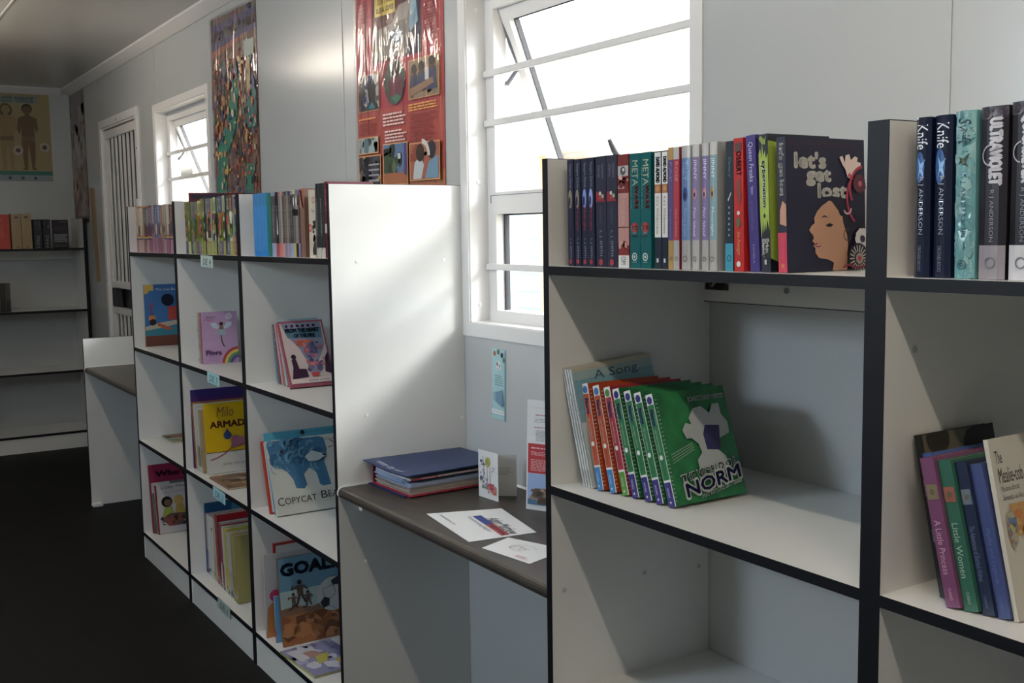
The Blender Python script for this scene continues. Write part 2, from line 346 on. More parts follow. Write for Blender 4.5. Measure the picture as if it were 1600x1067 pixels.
bookcase(R1, R2, 'white bookcase at the right edge of the picture holding leaning classic novels', spots=[(.06, 1.25)])
# far bookcase: turned to face down the room
fb = bookcase(0, .73, 'white bookcase against the far wall with mostly empty shelves')
fb.location = (-6.417, -.345, 0); fb.rotation_euler = (0, 0, R(90))
def desk(x0, x1, lab, panel=None):
    e = empty('desk', (x0, 0, 0), label=lab, cat='desk'); wd = x1-x0; zt = .7354; th = .029; r = .0145; a0 = 0
    if panel:
        p = box('side_panel', BOARD, 0, TH, .0012, DP-.001, 0, panel, e); MB().box(0, TH, 0, .0012, 0, panel+.001).box(0, TH, .0012, DP-.001, panel, panel+.001).obj('edge_strip', EDGE, p); a0 = TH
        box('foot_bracket', CAP, TH, TH+.045, -.002, .05, 0, .016, e, bevel=.003); 
    pts = [(DP-.001, zt), (r, zt)] + [(r-r*math.sin(a*math.pi/8), zt-r+r*math.cos(a*math.pi/8)) for a in range(1, 8)] + [(r, zt-th), (DP-.001, zt-th)]
    w = MB().prism(pts, 'x', a0+.0005, wd-.0005).obj('worktop', TOP, e)
    MB().prism([(DP-.001, zt+.004), (r, zt+.0035)]+[(r-(r+.003)*math.sin(a*math.pi/8), zt-r+(r+.003)*math.cos(a*math.pi/8)) for a in range(1, 6)]+[(r-(r-.001)*math.sin(a*math.pi/8), zt-r+(r-.001)*math.cos(a*math.pi/8)) for a in range(5, 0, -1)]+[(r, zt-.001), (DP-.001, zt-.001)], 'x', a0+.0005, a0+.0035).obj('sealant_bead', CAP, e)
    MB().prism([(DP-.001, zt), (DP-.006, zt), (DP-.001, zt+.005)], 'x', a0+.004, wd-.001).obj('sealant_bead', CAP, e)
    box('support_batten', BOARD, a0+.001, a0+.02, .06, DP-.002, zt-th-.04, zt-th-.0005, e)
    return e
desk(L4, R0, 'dark worktop desk between two bookcases with a blue ring binder on it')
desk(-4.70, L1, 'low dark worktop desk with a white end panel in front of the barred gate', panel=.886)

# ================================================================= BOOKS
def book(name, label, loc, lean, yaw, h, w, t, color, spine=None, cover=None, group=None, bulge=0, c2=None, gloss=False, cat='book', board=.0009, rotx=0, flat=False, pages=True):
    e = empty(name, loc, (rotx, -R(lean), R(yaw)), label=label, cat=cat, group=group)
    if flat: e.rotation_euler = (0, R(-90) if flat > 0 else R(90), R(yaw))
    b = min(board, t*.2); n = 6 if bulge else 1
    out = [(t, w), (t, 0)]; inn = [(b, w), (b, b)]; n = 4 if bulge else 1
    if bulge:
        out += [(t-t*i/n, -bulge*(1-(1-2*i/n)**2)) for i in range(1, n)]
    out += [(0, 0), (0, w)]; inn = [(b, w), (b, b), (t-b, b), (t-b, w)]
    mb = MB(); P = out + inn; N = len(P)
    # caps built as quads/ngons so that the concave outline triangulates well
    base = len(mb.v); mb.v += [(x, y, 0) for x, y in P] + [(x, y, h) for x, y in P]
    for i in range(N): mb.f.append((i, (i+1) % N, N+(i+1) % N, N+i))
    no = len(out)
    for o_ in (0, N):
        mb.f.append((o_, o_+1, o_+no+2, o_+no+3)); mb.f.append((o_+no-1, o_+no-2, o_+no+1, o_+no)[::-1]); mb.f.append(tuple(o_+i for i in range(1, no-1)) + (o_+no+1, o_+no+2))
    mb.obj('cover', cover_mat(color, gloss, c2), e)
    if pages: box('pages', PAPER, b+.0001, t-b-.0001, b+.0001, w-min(.002, w*.02), .0015 if h > .1 else .0005, h-.0015, e)
    if spine:
        k = Ink(t, h); spine(k); k.put('spine_print', e, lambda u, v, o_: (u, -(bulge*(1-(2*u/t-1)**2)) - o_, v), INKG if gloss else INK)
    if cover:
        k = Ink(w, h); cover(k); k.put('cover_print', e, lambda u, v, o_: (t+o_, u, v), INKG if gloss else INK)
    return e
Z1, Z2, Z3, Z4 = [z+.0004 for z in (ZS[3], ZS[2], ZS[1], ZS[0])]
YF = .022
RG = 'paperbacks on the top shelf right of the desk'

# --- top shelf, bookcase right of the desk
def vamp(i):
    def f(k):
        k.down('Vampire Diaries', '#8d90a8', .96, .73, .3, .78, shear=.2)
        k.disc(.5, .63, .3, ['#9a8a6a', '#8f7f70', '#7d97e0', '#93a6e8'][i], sy=3.2); k.disc(.4, .61, .16, '#1c1f3c', sy=3)
        k.down('Midnight', ['#3c3f5c', '#a02e3c', '#b02a3a', '#b4283a'][i], .55, .33, .3, .7)
        k.down('L. J. SMITH', '#9a9cb0', .26, .08, .35, .68); k.disc(.5, .045, .25, '#a0283a')
    return f
for i, x in enumerate((-.3735, -.352, -.3305, -.312)):
    book('book', ['thin navy paperback at the left end, against the panel, dim lettering', 'thin navy paperback second from the left panel, small brown picture', 'thin navy paperback third from the left panel, pale blue picture on spine', 'thin navy paperback fourth from the left panel, beside the thicker grey-navy pair'][i], (x, YF, Z1), .6, 0, .190, .125, .018, '#1c2038', vamp(i), group=RG, gloss=False)
def vamp2(k):
    k.down('Vampire', '#7c7e90', .93, .80, .52, .8, shear=.2); k.down('Diaries', '#7c7e90', .92, .81, .22, .48, shear=.2)
    k.box(.02, .59, .98, .68, '#8e1f2c'); k.poly([(.98, .59), (.98, .68), (.4, .68)], '#1f2135'); k.disc(.45, .665, .12, '#c8c6c0'); k.disc(.7, .64, .12, '#a9b090'); k.disc(.45, .625, .1, '#c02030')
    k.down('Nightfall', '#55576a', .55, .40, .35, .65); k.down('L. J. SMITH', '#9a9cb0', .33, .10, .35, .65); k.disc(.5, .045, .2, '#a0283a')
book('book', 'thick grey-navy paperback with a red corner on its spine, left of its twin', (-.289, YF, Z1), .5, 0, .1905, .128, .029, '#26283c', vamp2, group=RG)
book('book', 'thick grey-navy paperback with a red corner, touching the red photo spine', (-.2585, YF, Z1), .5, 0, .1905, .128, .029, '#26283c', vamp2, group=RG)
def omk(k):
    k.box(0, 0, 1, .11, '#dcdad4'); k.box(0, .11, 1, .2, '#8e2a2e'); k.box(0, .2, 1, .66, '#c08a84'); k.box(0, .66, 1, 1, '#7d2c2e')
    k.box(0, .355, 1, .362, '#5a1c20'); k.box(.02, .81, .98, .9, '#b9b4b0'); k.disc(.5, .855, .26, '#59585c'); k.disc(.55, .865, .1, '#d6d2cc')
    k.blobs(['#7a2a2c', '#e0b0a6', '#a04a44', '#5c1f22'], 0, .7, 1, .81, 12, .25, 3); k.blobs(['#8e2f33', '#d49a90'], 0, .14, 1, .24, 8, .25, 5); k.down('OM', '#5c5c5a', .1, .03, .3, .75)
    k.down('BLOOD RED SNOW', '#d8b0a8', .62, .38, .35, .68)
book('book', 'red and pink paperback with an eye photograph on its spine', (-.2268, YF, Z1), .3, 0, .1895, .128, .0285, '#8a2b2c', omk, group=RG, gloss=True)
def meta(k):
    k.down('META', '#a8b896', .94, .72, .28, .8); k.down('WARS', '#b8323a', .72, .52, .5, .85, bold=.02); k.down('THE DIGITAL AGE', '#5f9a98', .88, .52, .12, .24)
    k.disc(.5, .355, .36, '#b03034', sy=.9); k.text('2.0', '#e8e6e2', .2, .335, .8, .372, bold=.03); k.text('JEFF', '#b9d0cd', .3, .3, .7, .312); k.text('NORTON', '#d8e4e2', .2, .275, .8, .29, bold=.02)
    k.disc(.5, .1, .26, '#b7cfca', r0=.18); k.disc(.5, .1, .1, '#b7cfca'); k.text('orchard', '#b7cfca', .3, .05, .7, .06)
book('book', 'teal paperback with red and green lettering, left one of two', (-.196, YF, Z1), .3, 0, .189, .128, .0265, '#0f5a5e', meta, group=RG, gloss=True)
book('book', 'teal paperback with red and green lettering, right one, beside the white spines', (-.1685, YF, Z1), .3, 0, .189, .128, .0265, '#0f5a5e', meta, group=RG, gloss=True)
def alm(k):
    k.box(.04, .27, .96, .645, '#dfdeda'); k.box(.04, .72, .96, .99, '#e4e3df'); k.box(.04, .645, .96, .72, '#a86a30'); k.disc(.5, .683, .3, '#c98a48')
    k.down('DAVID ALMOND', '#1d1b1c', .95, .735, .25, .8, bold=.02); k.down("Kit's Wilderness", '#8c7a60', .62, .3, .3, .72, shear=.15); k.box(.35, .055, .65, .09, '#c9ccd2')
book('book', 'white-spined paperback with black author lettering, left one of two', (-.1325, YF, Z1), .2, 0, .1885, .125, .0165, '#141f30', alm, group=RG)
book('book', 'white-spined paperback with black author lettering, right one, beside the purple spine', (-.1145, YF, Z1), .2, 0, .1885, .125, .0150, '#141f30', alm, group=RG)
def ban(c1, top, bot, t1, tc, dotc=None, t2=''):
    def f(k):
        k.box(0, .0, 1, .24, bot); k.box(0, .24, 1, .9, c1); k.box(0, .9, 1, 1, top)
        k.down(t1, tc, .88, .72, .25, .75); k.down(t2, tc, .5, .27, .32, .68, shear=.2)
        if dotc: k.disc(.5, .61, .28, dotc, sy=2.0); k.disc(.5, .6, .12, '#2b3050', sy=2)
        k.disc(.5, .09, .26, '#777068', r0=.18)
    return f
book('book', 'narrow purple paperback with mustard ends on its spine', (-.0985, YF, Z1), .2, 0, .192, .125, .0115, '#a07f38', ban('#57467e', '#b08a3a', '#a98438', 'FAE', '#8273a8', None, 'Dreamland'), group=RG)
book('book', 'narrow red paperback with silver ends, beside the purple and mustard spine', (-.0862, YF, Z1), .2, 0, .192, .125, .0135, '#7d1c2c', ban('#b3213c', '#b9b6b2', '#aaa6a2', 'ROSE', '#e08a90', None, 'Thorns and Kisses'), group=RG)
book('book', 'light blue paperback with silver ends and a thick spine', (-.0665, YF, Z1), .2, 0, .1925, .125, .0195, '#a9a9ab', ban('#5f84b8', '#b5b4b2', '#a3a2a0', 'TILLY', '#8fb0dc', '#2c4a88', 'Rainy Days'), group=RG, gloss=True, bulge=.002)
book('book', 'lilac paperback with silver ends and pink figure, left one of two', (-.0425, YF, Z1), .2, 0, .193, .125, .0155, '#a9a8a9', ban('#8579a8', '#c6c5c4', '#b0aeac', 'JINNY', '#e0dcec', '#c08088', 'Finn Island'), group=RG, gloss=True, bulge=.002)
book('book', 'lilac paperback with silver ends and pink figure, right one of two', (-.0205, YF, Z1), .2, 0, .193, .125, .0145, '#a9a8a9', ban('#7c6ea6', '#c0bfbe', '#aaa8a6', 'JINNY', '#e0dcec', '#c08088', 'Finn Island'), group=RG, gloss=True, bulge=.002)
def sil(k): pass
book('book', 'pale teal and silver paperback showing part of its silver cover', (-.0035, YF, Z1), .2, 0, .1935, .125, .0160, '#9fa1a3', ban('#7fa7b0', '#c6c6c4', '#a9a8a5', 'JINNY', '#e8eef0', '#a88848', 'Moonlight'), group=RG, gloss=True, bulge=.002)
def dcy(k): k.box(0, 0, 1, .215, '#1593ae'); k.disc(.5, .1, .3, '#0f5568', r0=.2); k.down('Canary', '#49929c', .88, .72, .3, .7, shear=.3); k.poly([(.3, .55), (.7, .61), (.75, .6), (.4, .54)], '#d8d8d8'); k.down('- - - - - -', '#8aa0aa', .5, .27, .4, .6)
book('book', 'dark paperback with a bright cyan block at the foot of its spine', (.0305, YF, Z1), .3, 0, .192, .125, .0165, '#16222e', dcy, group=RG)
def osb(k): k.box(.15, .9, .85, .965, '#5a3428'); k.down('OSBERT', '#3c2a24', .9, .72, .3, .8, bold=.01); k.poly([(.3, .68), (.7, .7), (.8, .55), (.6, .5), (.4, .56)], '#7d3b2a'); k.disc(.5, .44, .16, '#e0d6cc'); k.disc(.5, .37, .2, '#4d6a3a', sy=2); k.down('the Avenger', '#d8963a', .3, .12, .25, .75, shear=.2); k.disc(.5, .055, .22, '#d6dccc')
book('book', 'bright red paperback with brown title and yellow-orange lettering', (.0495, YF, Z1), 1.2, 0, .195, .128, .0195, '#b3221f', osb, group=RG)
def que(k): k.down('Queen Freaks', '#c9c4e4', .95, .66, .2, .75, shear=.1); k.poly([(.35, .62), (.65, .63), (.6, .56), (.4, .57)], '#7c74b0'); k.down('of the small hours', '#6b62a0', .52, .3, .3, .6); k.down('PAMELA', '#8d86b8', .2, .06, .35, .6)
book('book', 'purple paperback leaning left, with pale curly title on its spine', (.0825, YF, Z1), 3.6, 0, .197, .128, .0185, '#3a2f74', que, group=RG)
def cyb(k):
    k.poly([(0, .86), (.2, .9), (.3, .82), (.42, .95), (.5, .84), (.7, .88), (.8, .82), (1, .86), (1, .3), (.8, .38), (.6, .3), (.55, .36), (.35, .28), (.3, .38), (.12, .24), (0, .4)], '#9cb818')
    k.down('cybernation', '#e9e9e2', .81, .47, .18, .82, bold=.02); k.down('cybernation', '#1b1d28', .808, .472, .27, .75, bold=.01); k.poly([(.35, .41), (.5, .43), (.65, .41), (.5, .39)], '#1b1d28')
    k.down('Erica', '#e6e6e2', .24, .14, .55, .9, bold=.03); k.down('Blaney', '#e6e6e2', .24, .11, .12, .47, bold=.03); k.box(.4, .055, .62, .09, '#b9bac0')
    k.poly([(.1, .97), (.3, .99), (.7, .96), (.9, .98), (.8, .92), (.4, .93)], '#7e9420')
book('book', 'black and lime green paperback with a jagged splash on its spine', (.1050, YF, Z1), 2.8, 0, .1965, .128, .0175, '#191b26', cyb, lambda k: k.poly([(0, .95), (.3, .93), (.34, .3), (.2, .05), (0, .1)], '#93ad1a'), group=RG)
def lglspine(k):
    k.down("let's got lost".replace('got', 'get'), '#e8e4da', .95, .57, .22, .8, bold=.02); k.poly([(.1, .36), (.35, .56), (.8, .52), (.98, .36)], '#171326'); k.poly([(.25, .36), (.3, .46), (.6, .53), (1, .5), (1, .34)], '#c98f70'); k.box(0, .0, 1, .295, '#c81d48'); k.down('Sarra Manning', '#e0406a', .26, .1, .35, .65); k.disc(.5, .05, .2, '#c86a30')
def flower(k, u, v, r, c, n=9, c2='#2a1c2c'):
    for i in range(n):
        a = 2*math.pi*i/n; k.disc(u+r*.62*math.cos(a), v+r*.62*math.sin(a)*k.w/k.h, r*.34, c, 7)
    k.disc(u, v, r*.3, c2, 8)
def lglcover(k):
    k.text('Sarra Manning', '#4a1c34', .04, .93, .9, .975); k.text("let's", '#e8e4da', .11, .775, .49, .885, bold=.028); k.text('get', '#e8e4da', .25, .645, .55, .755, bold=.028); k.text('lost', '#e8e4da', .39, .555, .75, .655, bold=.028)
    F = [(.55, .0), (.57, .06), (.50, .085), (.38, .1), (.335, .14), (.34, .175), (.31, .19), (.335, .21), (.30, .225), (.325, .25), (.30, .275), (.265, .31), (.30, .345), (.335, .36), (.33, .40), (.37, .45), (.43, .49), (.52, .53), (.60, .52), (.66, .42), (.72, .40), (.76, .2), (.74, .0)]
    k.poly(F, '#c08a66')
    k.poly([(.44, .555), (.56, .565), (.70, .55), (.82, .47), (.99, .4), (.99, .02), (.77, .0), (.745, .12), (.77, .22), (.73, .3), (.70, .36), (.69, .42), (.62, .47), (.545, .535)], '#161226')
    k.poly([(.41, .40), (.46, .42), (.52, .40), (.46, .408)], '#2a1820'); k.poly([(.47, .345), (.52, .36), (.57, .35), (.54, .332), (.49, .335)], '#2a1820')
    k.poly([(.32, .198), (.35, .215), (.39, .2), (.41, .185), (.36, .178)], '#8f3040'); k.poly([(.335, .196), (.38, .2), (.39, .192)], '#efe6de')
    k.arc(.75, .27, .045, .055, 60, 330, '#5a2c24'); k.disc(.30, .27, .012, '#6b4028', 6)
    k.poly([(.66, .86), (.70, .87), (.73, .82), (.74, .875), (.79, .885), (.81, .84), (.86, .87), (.90, .86), (.89, .83), (.94, .82), (.93, .78), (.87, .76), (.80, .70), (.76, .71), (.735, .77), (.70, .80)], '#e2c8bc')
    k.poly([(.76, .72), (.80, .70), (.84, .69), (.79, .745)], '#b83a50'); k.arc(.99, .62, .19, .215, 100, 210, '#b01f38'); k.arc(1.02, .55, .26, .285, 150, 230, '#a01c40')
    flower(k, .91, .66, .09, '#5e2436', 12, '#c05868'); flower(k, .925, .235, .105, '#d8d2c8', 10, '#3a2840'); k.disc(.86, .085, .14, '#1a1424'); 
    for i in range(18): a = i*math.pi/9; k.line([(.86+.06*math.cos(a), .085+.06*.86*math.sin(a)), (.86+.12*math.cos(a), .085+.12*.86*math.sin(a))], .012, '#c9c0b8')
    k.disc(.86, .085, .05, '#a89888', 10); k.disc(.86, .085, .025, '#c02840', 8); k.line([(.64, .02), (.72, .04), (.82, .015), (.99, .03)], .02, '#8e1c34'); k.arc(.71, .47, .04, .055, 200, 360, '#d0a0a8')
book('book', 'navy paperback facing out, cover with large cream title and woman in profile', (.1385, YF, Z1), 2.6, 0, .190, .165, .0162, '#1a1830', lglspine, lglcover, group=RG)

# --- top shelf, bookcase at the right edge
TG = 'thick paperbacks on the top shelf at the right edge'
def knife(k):
    k.down('Knife', '#e6ecf6', .955, .80, .2, .85, shear=.05); k.disc(.42, .69, .3, '#2c5a9a', sy=3); k.poly([(.3, .75), (.5, .71), (.75, .74), (.6, .68), (.7, .62), (.45, .66), (.3, .61), (.4, .68)], '#7cb8ec')
    k.down('R J ANDERSON', '#8a94a8', .63, .27, .35, .68); k.down('ORCHARD BOOKS', '#6c7488', .2, .04, .4, .62)
book('book', 'midnight blue paperback with silver title, nearest the black double panel', (.3625, YF, Z1), .3, 0, .1945, .13, .0215, '#101a34', knife, group=TG, gloss=True, bulge=.005)
book('book', 'midnight blue paperback with silver title, next to the turquoise spine', (.3895, YF, Z1), .3, 0, .1945, .13, .0240, '#101a34', knife, group=TG, gloss=True, bulge=.005)
def swift(k):
    k.blobs(['#6aa4aa', '#7cb0b2', '#8ab8b8', '#5c9aa2'], 0, 0, 1, 1, 60, .35, 9, 2); k.down('Swift', '#1d3c48', .955, .80, .22, .85, shear=.25); k.poly([(.3, .73), (.5, .715), (.8, .75), (.65, .69), (.75, .67), (.45, .68)], '#3a4a38')
    k.down('R J ANDERSON', '#1f5a66', .63, .25, .38, .66); k.disc(.5, .085, .22, '#1f5a66', r0=.18); k.disc(.5, .085, .1, '#1f5a66', r0=.06)
book('book', 'turquoise paperback with dark curly title on its spine', (.4195, YF, Z1), .8, 0, .1965, .13, .0265, '#72aab0', swift, group=TG, gloss=True, bulge=.005)
def ultra(t, c):
    def f(k):
        k.box(0, 0, 1, .2, c); k.blobs(['#4a4450', '#2c2834', '#6a6470'], 0, .93, 1, 1, 12, .3, 2); k.down(t, '#c4c2ca', .93, .55, .4, .82, bold=.03); k.arc(.45, .72, .32, .37, 95, 260, '#b4b2bc'); k.down('R J ANDERSON', '#83808c', .52, .22, .4, .6)
        k.disc(.5, .1, .2, '#6c6a74', r0=.16)
    return f
book('book', 'black-violet paperback with a grey foot on its spine, right of the turquoise one', (.4515, YF, Z1), .3, 0, .198, .13, .0335, '#1c1822', ultra('ULTRAVIOLET', '#8f8890'), group=TG, bulge=.004)
book('book', 'black paperback with a white foot on its spine, cut by the right picture edge', (.4895, YF, Z1), .3, 0, .200, .13, .0335, '#17161e', ultra('QUICKSILVER', '#c9cad0'), group=TG, bulge=.004)

# --- second shelf right of the desk
SG = 'thin picture books leaning on the second shelf right of the desk'
def song(k): 
    k.box(0, .75, 1, .9, '#6fa2b0'); k.box(0, .9, 1, .97, '#93aeb0'); k.box(0, .97, 1, 1, '#b6b19c'); k.box(0, 0, 1, .75, '#b9cdd0'); k.text('A Song', '#23506a', .25, .86, .8, .955); k.box(0, .55, 1, .78, '#6fa5b4')
for i, x in enumerate((-.3685, -.3605, -.3525, -.3445)):
    book('picture_book', ['thin white-spined picture book, outermost left of the leaning four', 'thin white-spined picture book, second from the left of the leaning four', 'thin white-spined picture book, third from the left of the leaning four', 'thin white-spined picture book showing a pale blue cover with a title'][i], (x, .048, Z2), 10.2, 0, .2225, .19, .0072, '#d6d8d6',
         lambda k: (k.down('A Song for Jamela', '#7f8890', .8, .4, .3, .7), k.box(.2, .02, .8, .15, '#b8b8b4'), k.box(.8, 0, 1, 1, '#7c8484', 1)), song, group=SG, rotx=R(5))  # grey right edge on each spine is painted shade for the gap between books
NG = 'diary-style paperbacks leaning in a row on the second shelf right of the desk'
def diary_spine(c, knob, foot):
    def f(k):
        k.box(0, 0, 1, 1, '#dfe0dc'); k.box(.05, .235, .93, .905, c); k.disc(.48, .945, .38, knob, 9); k.box(.03, .0, .9, .215, foot)
        k.down('Norm', '#3f4f8c', .86, .72, .2, .75, bold=.02); k.down('THE WORLD OF', '#cfd8d0', .87, .72, .78, .84); k.down('may require batteries', '#b9c8b8', .68, .48, .3, .6); k.disc(.45, .435, .24, '#e8e8e4', 10); k.down('JONATHAN MERES', '#20302a', .4, .27, .4, .55)
        k.down('ORCHARD', '#cfcfe0', .17, .08, .3, .55); k.disc(.45, .04, .12, '#cfcfe0', 8)
    return f
def comb(k, v0=.04, v1=.97):
    n = 26
    for i in range(n):
        v = v0+(v1-v0)*i/n; k.box(.0, v, .028, v+.006, '#b8c0b8', 1)
def norm_cover(k):
    comb(k); k.text('JONATHAN MERES', '#d4dcd4', .44, .875, .95, .925, bold=.02); k.text('JONATHAN MERES', '#223428', .445, .88, .945, .92)
    k.poly([(.38, .56), (.46, .50), (.48, .42), (.40, .36), (.40, .29), (.55, .25), (.76, .23), (.82, .28), (.80, .36), (.72, .42), (.75, .52), (.92, .56), (.93, .66), (.86, .74), (.86, .84), (.76, .84), (.70, .76), (.60, .83), (.48, .82), (.40, .74), (.42, .68), (.34, .70), (.28, .64), (.31, .56)], '#a6aaa8')
    k.poly([(.56, .44), (.74, .42), (.80, .64), (.60, .66), (.55, .58)], '#2a2458')
    for a in range(4): k.line([(.06, .44-.025*a), (.38, .52-.02*a)], .006, '#a9b4a6')
    def T(t, u0, v0, u1, v1, sl, b1, b2):
        k.text(t, '#d2d8d2', u0-.008, v0-.007, u1+.008, v1+.007, bold=b1, slant=sl); k.text(t, '#241f5e' if t == 'NORM' else '#16281e', u0, v0, u1, v1, bold=b2, slant=sl)
    T('THE WORLD OF', .13, .185, .90, .245, .085, .022, .004); T('NORM', .16, .055, .94, .17, .10, .05, .015); T('MAY REQUIRE BATTERIES', .36, .028, .93, .052, .085, .016, .0)
OR, PK, GN = '#c04a1c', '#b02a3c', '#1f7a45'
norms = [(OR, '#3a78b8', '#2e82c0', '#a84018'), (OR, '#3a78b8', '#2e82c0', '#a84018'), (PK, '#4a8a30', '#4c9424', '#8e2030'), (GN, '#33307e', '#322a80', '#1d5c34'), (GN, '#33307e', '#322a80', '#1d5c34'), (GN, '#33307e', '#322a80', '#1d5c34'), (GN, '#33307e', '#322a80', '#1d5c34')]
nlab = ['orange-spined paperback with blue foot, first of the spiral-look row', 'orange-spined paperback with blue foot, second, next to the pink-spined one', 'pink-spined paperback with a green foot between orange and green ones', 'green-spined paperback with purple foot, right beside the pink-spined one', 'green-spined paperback with purple foot, second of the four green ones', 'green-spined paperback with purple foot, third of the four green ones', 'green paperback facing out, large title below a grey cut-out figure']
for i, ((x, y), ln) in enumerate(zip([(-.324, .048), (-.294, .054), (-.266, .06), (-.241, .063), (-.2095, .066), (-.183, .069), (-.154, .072)], (14.0, 15.3, 16.3, 17.2, 18.0, 18.6, 19.0))):
    c, kn, ft, cc = norms[i]
    book('paperback', nlab[i], (x, y, Z2), ln, 0, .1965, .165 if i == 6 else .168+.002*(i % 2), .0188, cc, diary_spine(c, kn, ft), norm_cover if i == 6 else comb, group=NG, c2={'#1d5c34': '#2a7a44'}.get(cc), gloss=False)

# --- second shelf at the right edge
CG = 'novels leaning on the second shelf at the right edge'
def classic(t, c='#c8cce0', pic=None):
    def f(k):
        if pic: k.box(.1, .72, .9, .82, pic); k.disc(.5, .77, .2, '#6a5a48')
        k.down(t, c, .58, .22, .25, .7); k.down('CLASSICS', c, .13, .05, .4, .6)
    return f
y = .045
book('book', 'black paperback with a dark leafy cover, first of the leaning novels', (.388, .055, Z2), 12.5, 0, .208, .15, .012, '#0f0f12', lambda k: (k.down('Sonia Levitin', '#9a9a98', .72, .62, .3, .7), k.down('ROOM IN THE HEART', '#9a9a98', .42, .34, .35, .65)), lambda k: (k.box(0, .5, 1, 1, '#5c5646'), k.disc(.75, .86, .22, '#14120f'), k.disc(.9, .95, .18, '#14120f'), k.disc(.2, .97, .16, '#24211b')), group=CG)
book('book', 'thin blue novel almost hidden behind the plum-coloured one', (.4015, .052, Z2), 13.2, 0, .1875, .128, .0125, '#3f5a98', classic('The Secret Garden', '#a8c0dc'), group=CG)
book('book', 'plum novel with a small square picture near the top of its spine', (.4155, .030, Z2), 13.7, 0, .1865, .128, .0195, '#744466', classic('A Little Princess', '#d2a6bc', '#7d7350'), group=CG)
book('book', 'green novel with a small orange picture near the top of its spine', (.4365, .036, Z2), 13.9, 0, .1865, .128, .0195, '#2f6250', classic('Little Women', '#a6c4ae', '#9a5540'), group=CG)
book('book', 'dark navy novel with a pale picture, between green and blue ones', (.4572, .042, Z2), 13.9, 0, .187, .128, .0165, '#1c2742', classic('The Adventures of Sherlock Holmes', '#6c7ca0', '#66737e'), group=CG)
book('book', 'mid-blue novel with a wide spine, directly left of the outward-facing cover', (.4748, .047, Z2), 14.0, 0, .187, .128, .0165, '#3f4c7c', classic('Myths and Legends', '#5a6aa8'), group=CG)
def mealie(k):
    k.w *= .37
    k.text('The', '#3b3838', .12, .86, .33, .93); k.text('Mealie-cob', '#3b3838', .14, .75, .90, .835); k.text('Marianne Brandt', '#5a5656', .15, .705, .72, .735, shear=.2); k.text('Samantha van Riet', '#5a5656', .16, .655, .80, .685, shear=.2)
    k.box(.3, .45, 1, .63, '#c99a4c'); k.blobs(['#d08a34', '#c87c34', '#d8b060', '#c89040'], .32, .46, 1, .63, 24, .09, 4); k.poly([(.14, .58), (.34, .6), (.42, .54), (.4, .42), (.2, .38), (.12, .46)], '#b0a890'); k.blobs(['#b0704a', '#b85a34', '#6c84a8', '#c0b060', '#8a8a86'], .12, .40, .42, .56, 22, .07, 8)
    k.poly([(.52, .22), (.60, .33), (.74, .37), (.9, .36), (1, .3), (1, .02), (.54, .02), (.6, .12), (.62, .21)], '#6e9438'); k.poly([(.7, .36), (.92, .36), (.88, .31), (.76, .31)], '#d8d0b8')
    k.disc(.78, .465, .22, '#1c1614', 18); k.disc(.83, .425, .185, '#6a4230', 16); k.disc(.72, .43, .022, '#1c1614'); k.disc(.9, .43, .022, '#1c1614'); k.arc(.82, .40, .06, .07, 200, 340, '#3c1c18'); k.poly([(.62, .21), (.74, .16), (1, .12), (1, .17), (.76, .24)], '#6a4230')
book('picture_book', 'cream picture book facing out with a child in green on its cover', (.4922, .052, Z2), 12.9, 0, .2185, .175, .006, '#cfc9bc', None, mealie, group=CG)

# --- left bank, top rows
def row(x0, x1, z, n, hs, pal, lab, group, seed, bands=None, depth=(.12, .13), lean=0, y=YF):
    r = random.Random(seed); ws = [.6+r.random()*.8 for _ in range(n)]; s = sum(ws); x = x0
    ordw = ['first', 'second', 'third', 'fourth', 'fifth', 'sixth', 'seventh', 'eighth', 'ninth', 'tenth', 'eleventh', 'twelfth', 'thirteenth', 'fourteenth', 'fifteenth', 'sixteenth', 'seventeenth', 'eighteenth', 'nineteenth', 'twentieth', 'twenty-first', 'twenty-second', 'twenty-third', 'twenty-fourth']
    for i in range(n):
        t = ws[i]/s*(x1-x0); cn, c = pal[i % len(pal)]; h = r.uniform(*hs); cs = [q[1] for q in r.sample(pal, min(4, len(pal)))]
        def sp(k, cs=cs, i=i, rr=random.Random(seed*100+i)):
            v = 0
            if bands: bands(k, i, rr)
            else:
                for j in range(5):
                    a = rr.random()*.9; k.box(0, a, 1, min(1, a+.04+.12*rr.random()), rr.choice(cs), 2)
                k.down(rr.choice(['Magic', 'Secret Seven', 'Adventures', 'Stories', 'Summer', 'The Club']), '#e2ddd0', .9, .5, .25, .75)
        book('thin_paperback', '%s paperback, %s from left %s' % (cn, ordw[i], lab), (x, y+r.uniform(-.002, .004), z), lean, 0, h, r.uniform(*depth), t-.0008, c, sp, group=group)
        x += t
def b1(k, i, rr):
    c = ['#c98a3c', '#9aa8a0', '#c8b8a4', '#7a4a3c', '#5f9aa0', '#8a3c28', '#6a5a90', '#a08a94', '#3f6f90', '#8f84b0', '#8a7a70'][i % 11]
    k.box(0, .6, 1, 1, c, 2); k.box(0, 0, 1, .32, rr.choice(['#9a5a78', '#a8708c', '#b89a90', '#8c5a6a', '#c080a8']), 2)
    if i < 7 or i > 11: k.box(0, .345, 1, .37, '#a83a24', 2); k.box(0, .315, 1, .345, '#d8a830', 2); k.box(0, .28, 1, .312, '#3c3c74', 2)
    k.down(rr.choice(['Rainbow', 'Fairy', 'Magic']), '#e6e0d8', .95, .65, .3, .7); k.disc(.5, .5, .3, rr.choice(['#d8c8b8', '#6a3c50', '#e0d0a0']), 8, 2)
